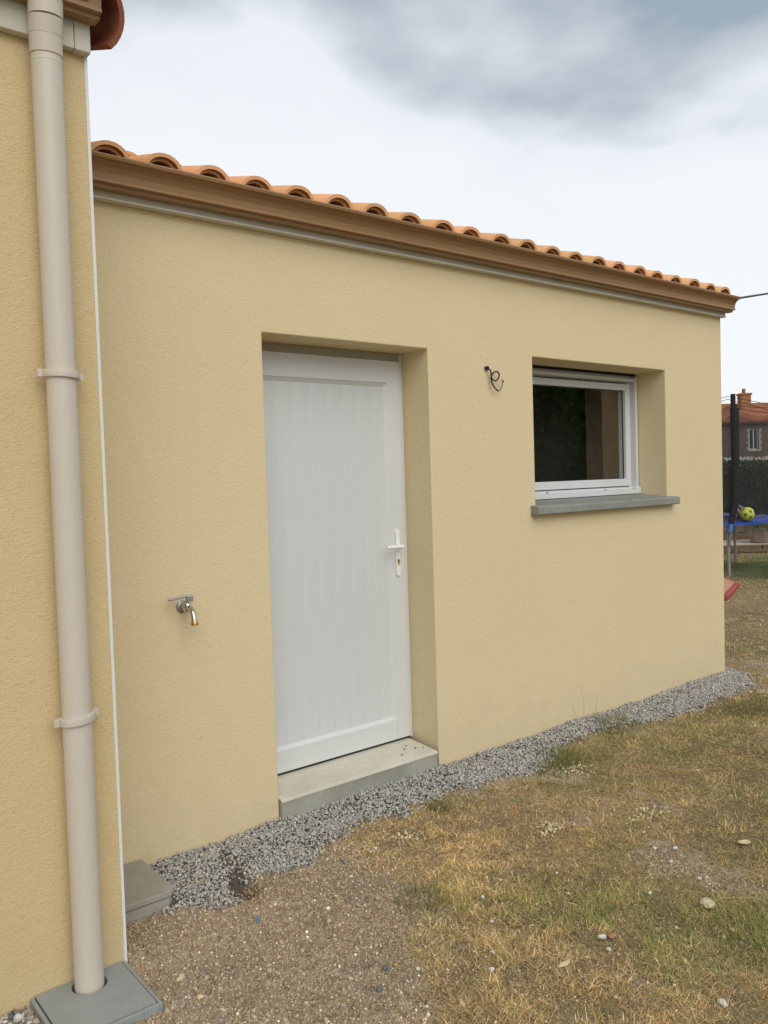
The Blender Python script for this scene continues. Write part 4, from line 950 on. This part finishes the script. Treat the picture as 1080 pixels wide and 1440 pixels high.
# neighbour house
hn = Vector((43.8, 19.35, 0)); nb = empty('neighbour_house', tuple(hn), 'old brown stone house with red tiled roof and chimney beyond the hedge', 'house')
def L_(mb, name, mt, parent, **k): return local(mb, name, mt, parent, loc=hn, **k)
wx0, wx1 = .28, .76; wz0, wz1 = 2.46, 3.60
def hwall():
    return wall_open([-9, wx0, wx1, 9], [-.5, wz0, wz1, 3.98], [(wx0, wx1, wz0, wz1)], 0, .4)
L_(hwall(), 'wall', M['hbrick'], nb, weld=True)
L_(MB().box(-9, 9, 6.6, 7, -.5, 3.98), 'back_wall', M['hbrick'], nb)
for a, b in ((-9, -8.7), (8.7, 9)): L_(MB().prism([(.41, -.5), (6.59, -.5), (6.59, 3.98), (3.5, 5.0), (.41, 3.98)], a, b, 'x'), 'gable', M['hbrick'], nb)
nrf = L_(MB().prism([(-.25, 3.93), (3.5, 5.14), (7.25, 3.93), (7.25, 4.05), (3.5, 5.26), (-.25, 4.05)], -9.2, 9.2, 'x'), 'roof', M['hroof'], nb)
L_(MB().box(-9.1, 9.1, -.16, -.02, 3.84, 3.925), 'eave_gutter', M['hbrick'], nb)
ch = L_(MB().box(.72, 1.27, 2.0, 2.55, 4.2, 5.62).box(.67, 1.32, 1.95, 2.60, 5.62, 5.72), 'chimney', M['chim'], nb)
L_(MB().lathe((.97, 2.27, 5.72), (0, 0, 1), [(.11, 0), (.09, .24), (.11, .26)], 10), 'chimney_pot', M['chim'], ch)
wn_ = L_(MB().box(wx0, wx0+.05, .1, .15, wz0, wz1).box(wx1-.05, wx1, .1, .15, wz0, wz1).box(wx0+.05, wx1-.05, .1, .15, wz1-.06, wz1).box(wx0+.05, wx1-.05, .1, .15, wz0, wz0+.06).box((wx0+wx1)/2-.03, (wx0+wx1)/2+.03, .09, .15, wz0+.06, wz1-.06), 'window', M['whitef'], nb)
for s_ in (0, 1):
    a = wx0+.05 if s_ == 0 else (wx0+wx1)/2+.03; L_(MB().box(a, a+.15, .12, .13, wz0+.06, wz1-.06), 'pane', M['hglass'], wn_)
L_(MB().box(wx0-.12, wx1+.12, -.06, .09, wz0-.09, wz0-.001), 'window_sill', M['surround'], wn_)
for k in range(7):
    d = .10 if k % 2 else .17
    L_(MB().box(wx0-d, wx0-.001, -.025, -.001, wz0+k*.165, wz0+k*.165+.155), 'surround_stone', M['surround'], nb); L_(MB().box(wx1+.001, wx1+d, -.025, -.001, wz0+k*.165, wz0+k*.165+.155), 'surround_stone', M['surround'], nb)
# overhead service cable
a_, b_ = Vector((7.214, .786, 3.09)), Vector((33.52, 8.579, 8.453))
a_ = a_ - (Vector((8.767, 1.347, 3.415))-a_)*.80
cb = MB().tube([a_.lerp(b_, t/16)-Vector((0, 0, .25*4*(t/16)*(1-t/16)*.12)) for t in range(17)], .011, 6).build('overhead_cable', M['black'], None, smooth=True)
tag(cb, 'black overhead cable rising from behind the annex roof end', 'cable')
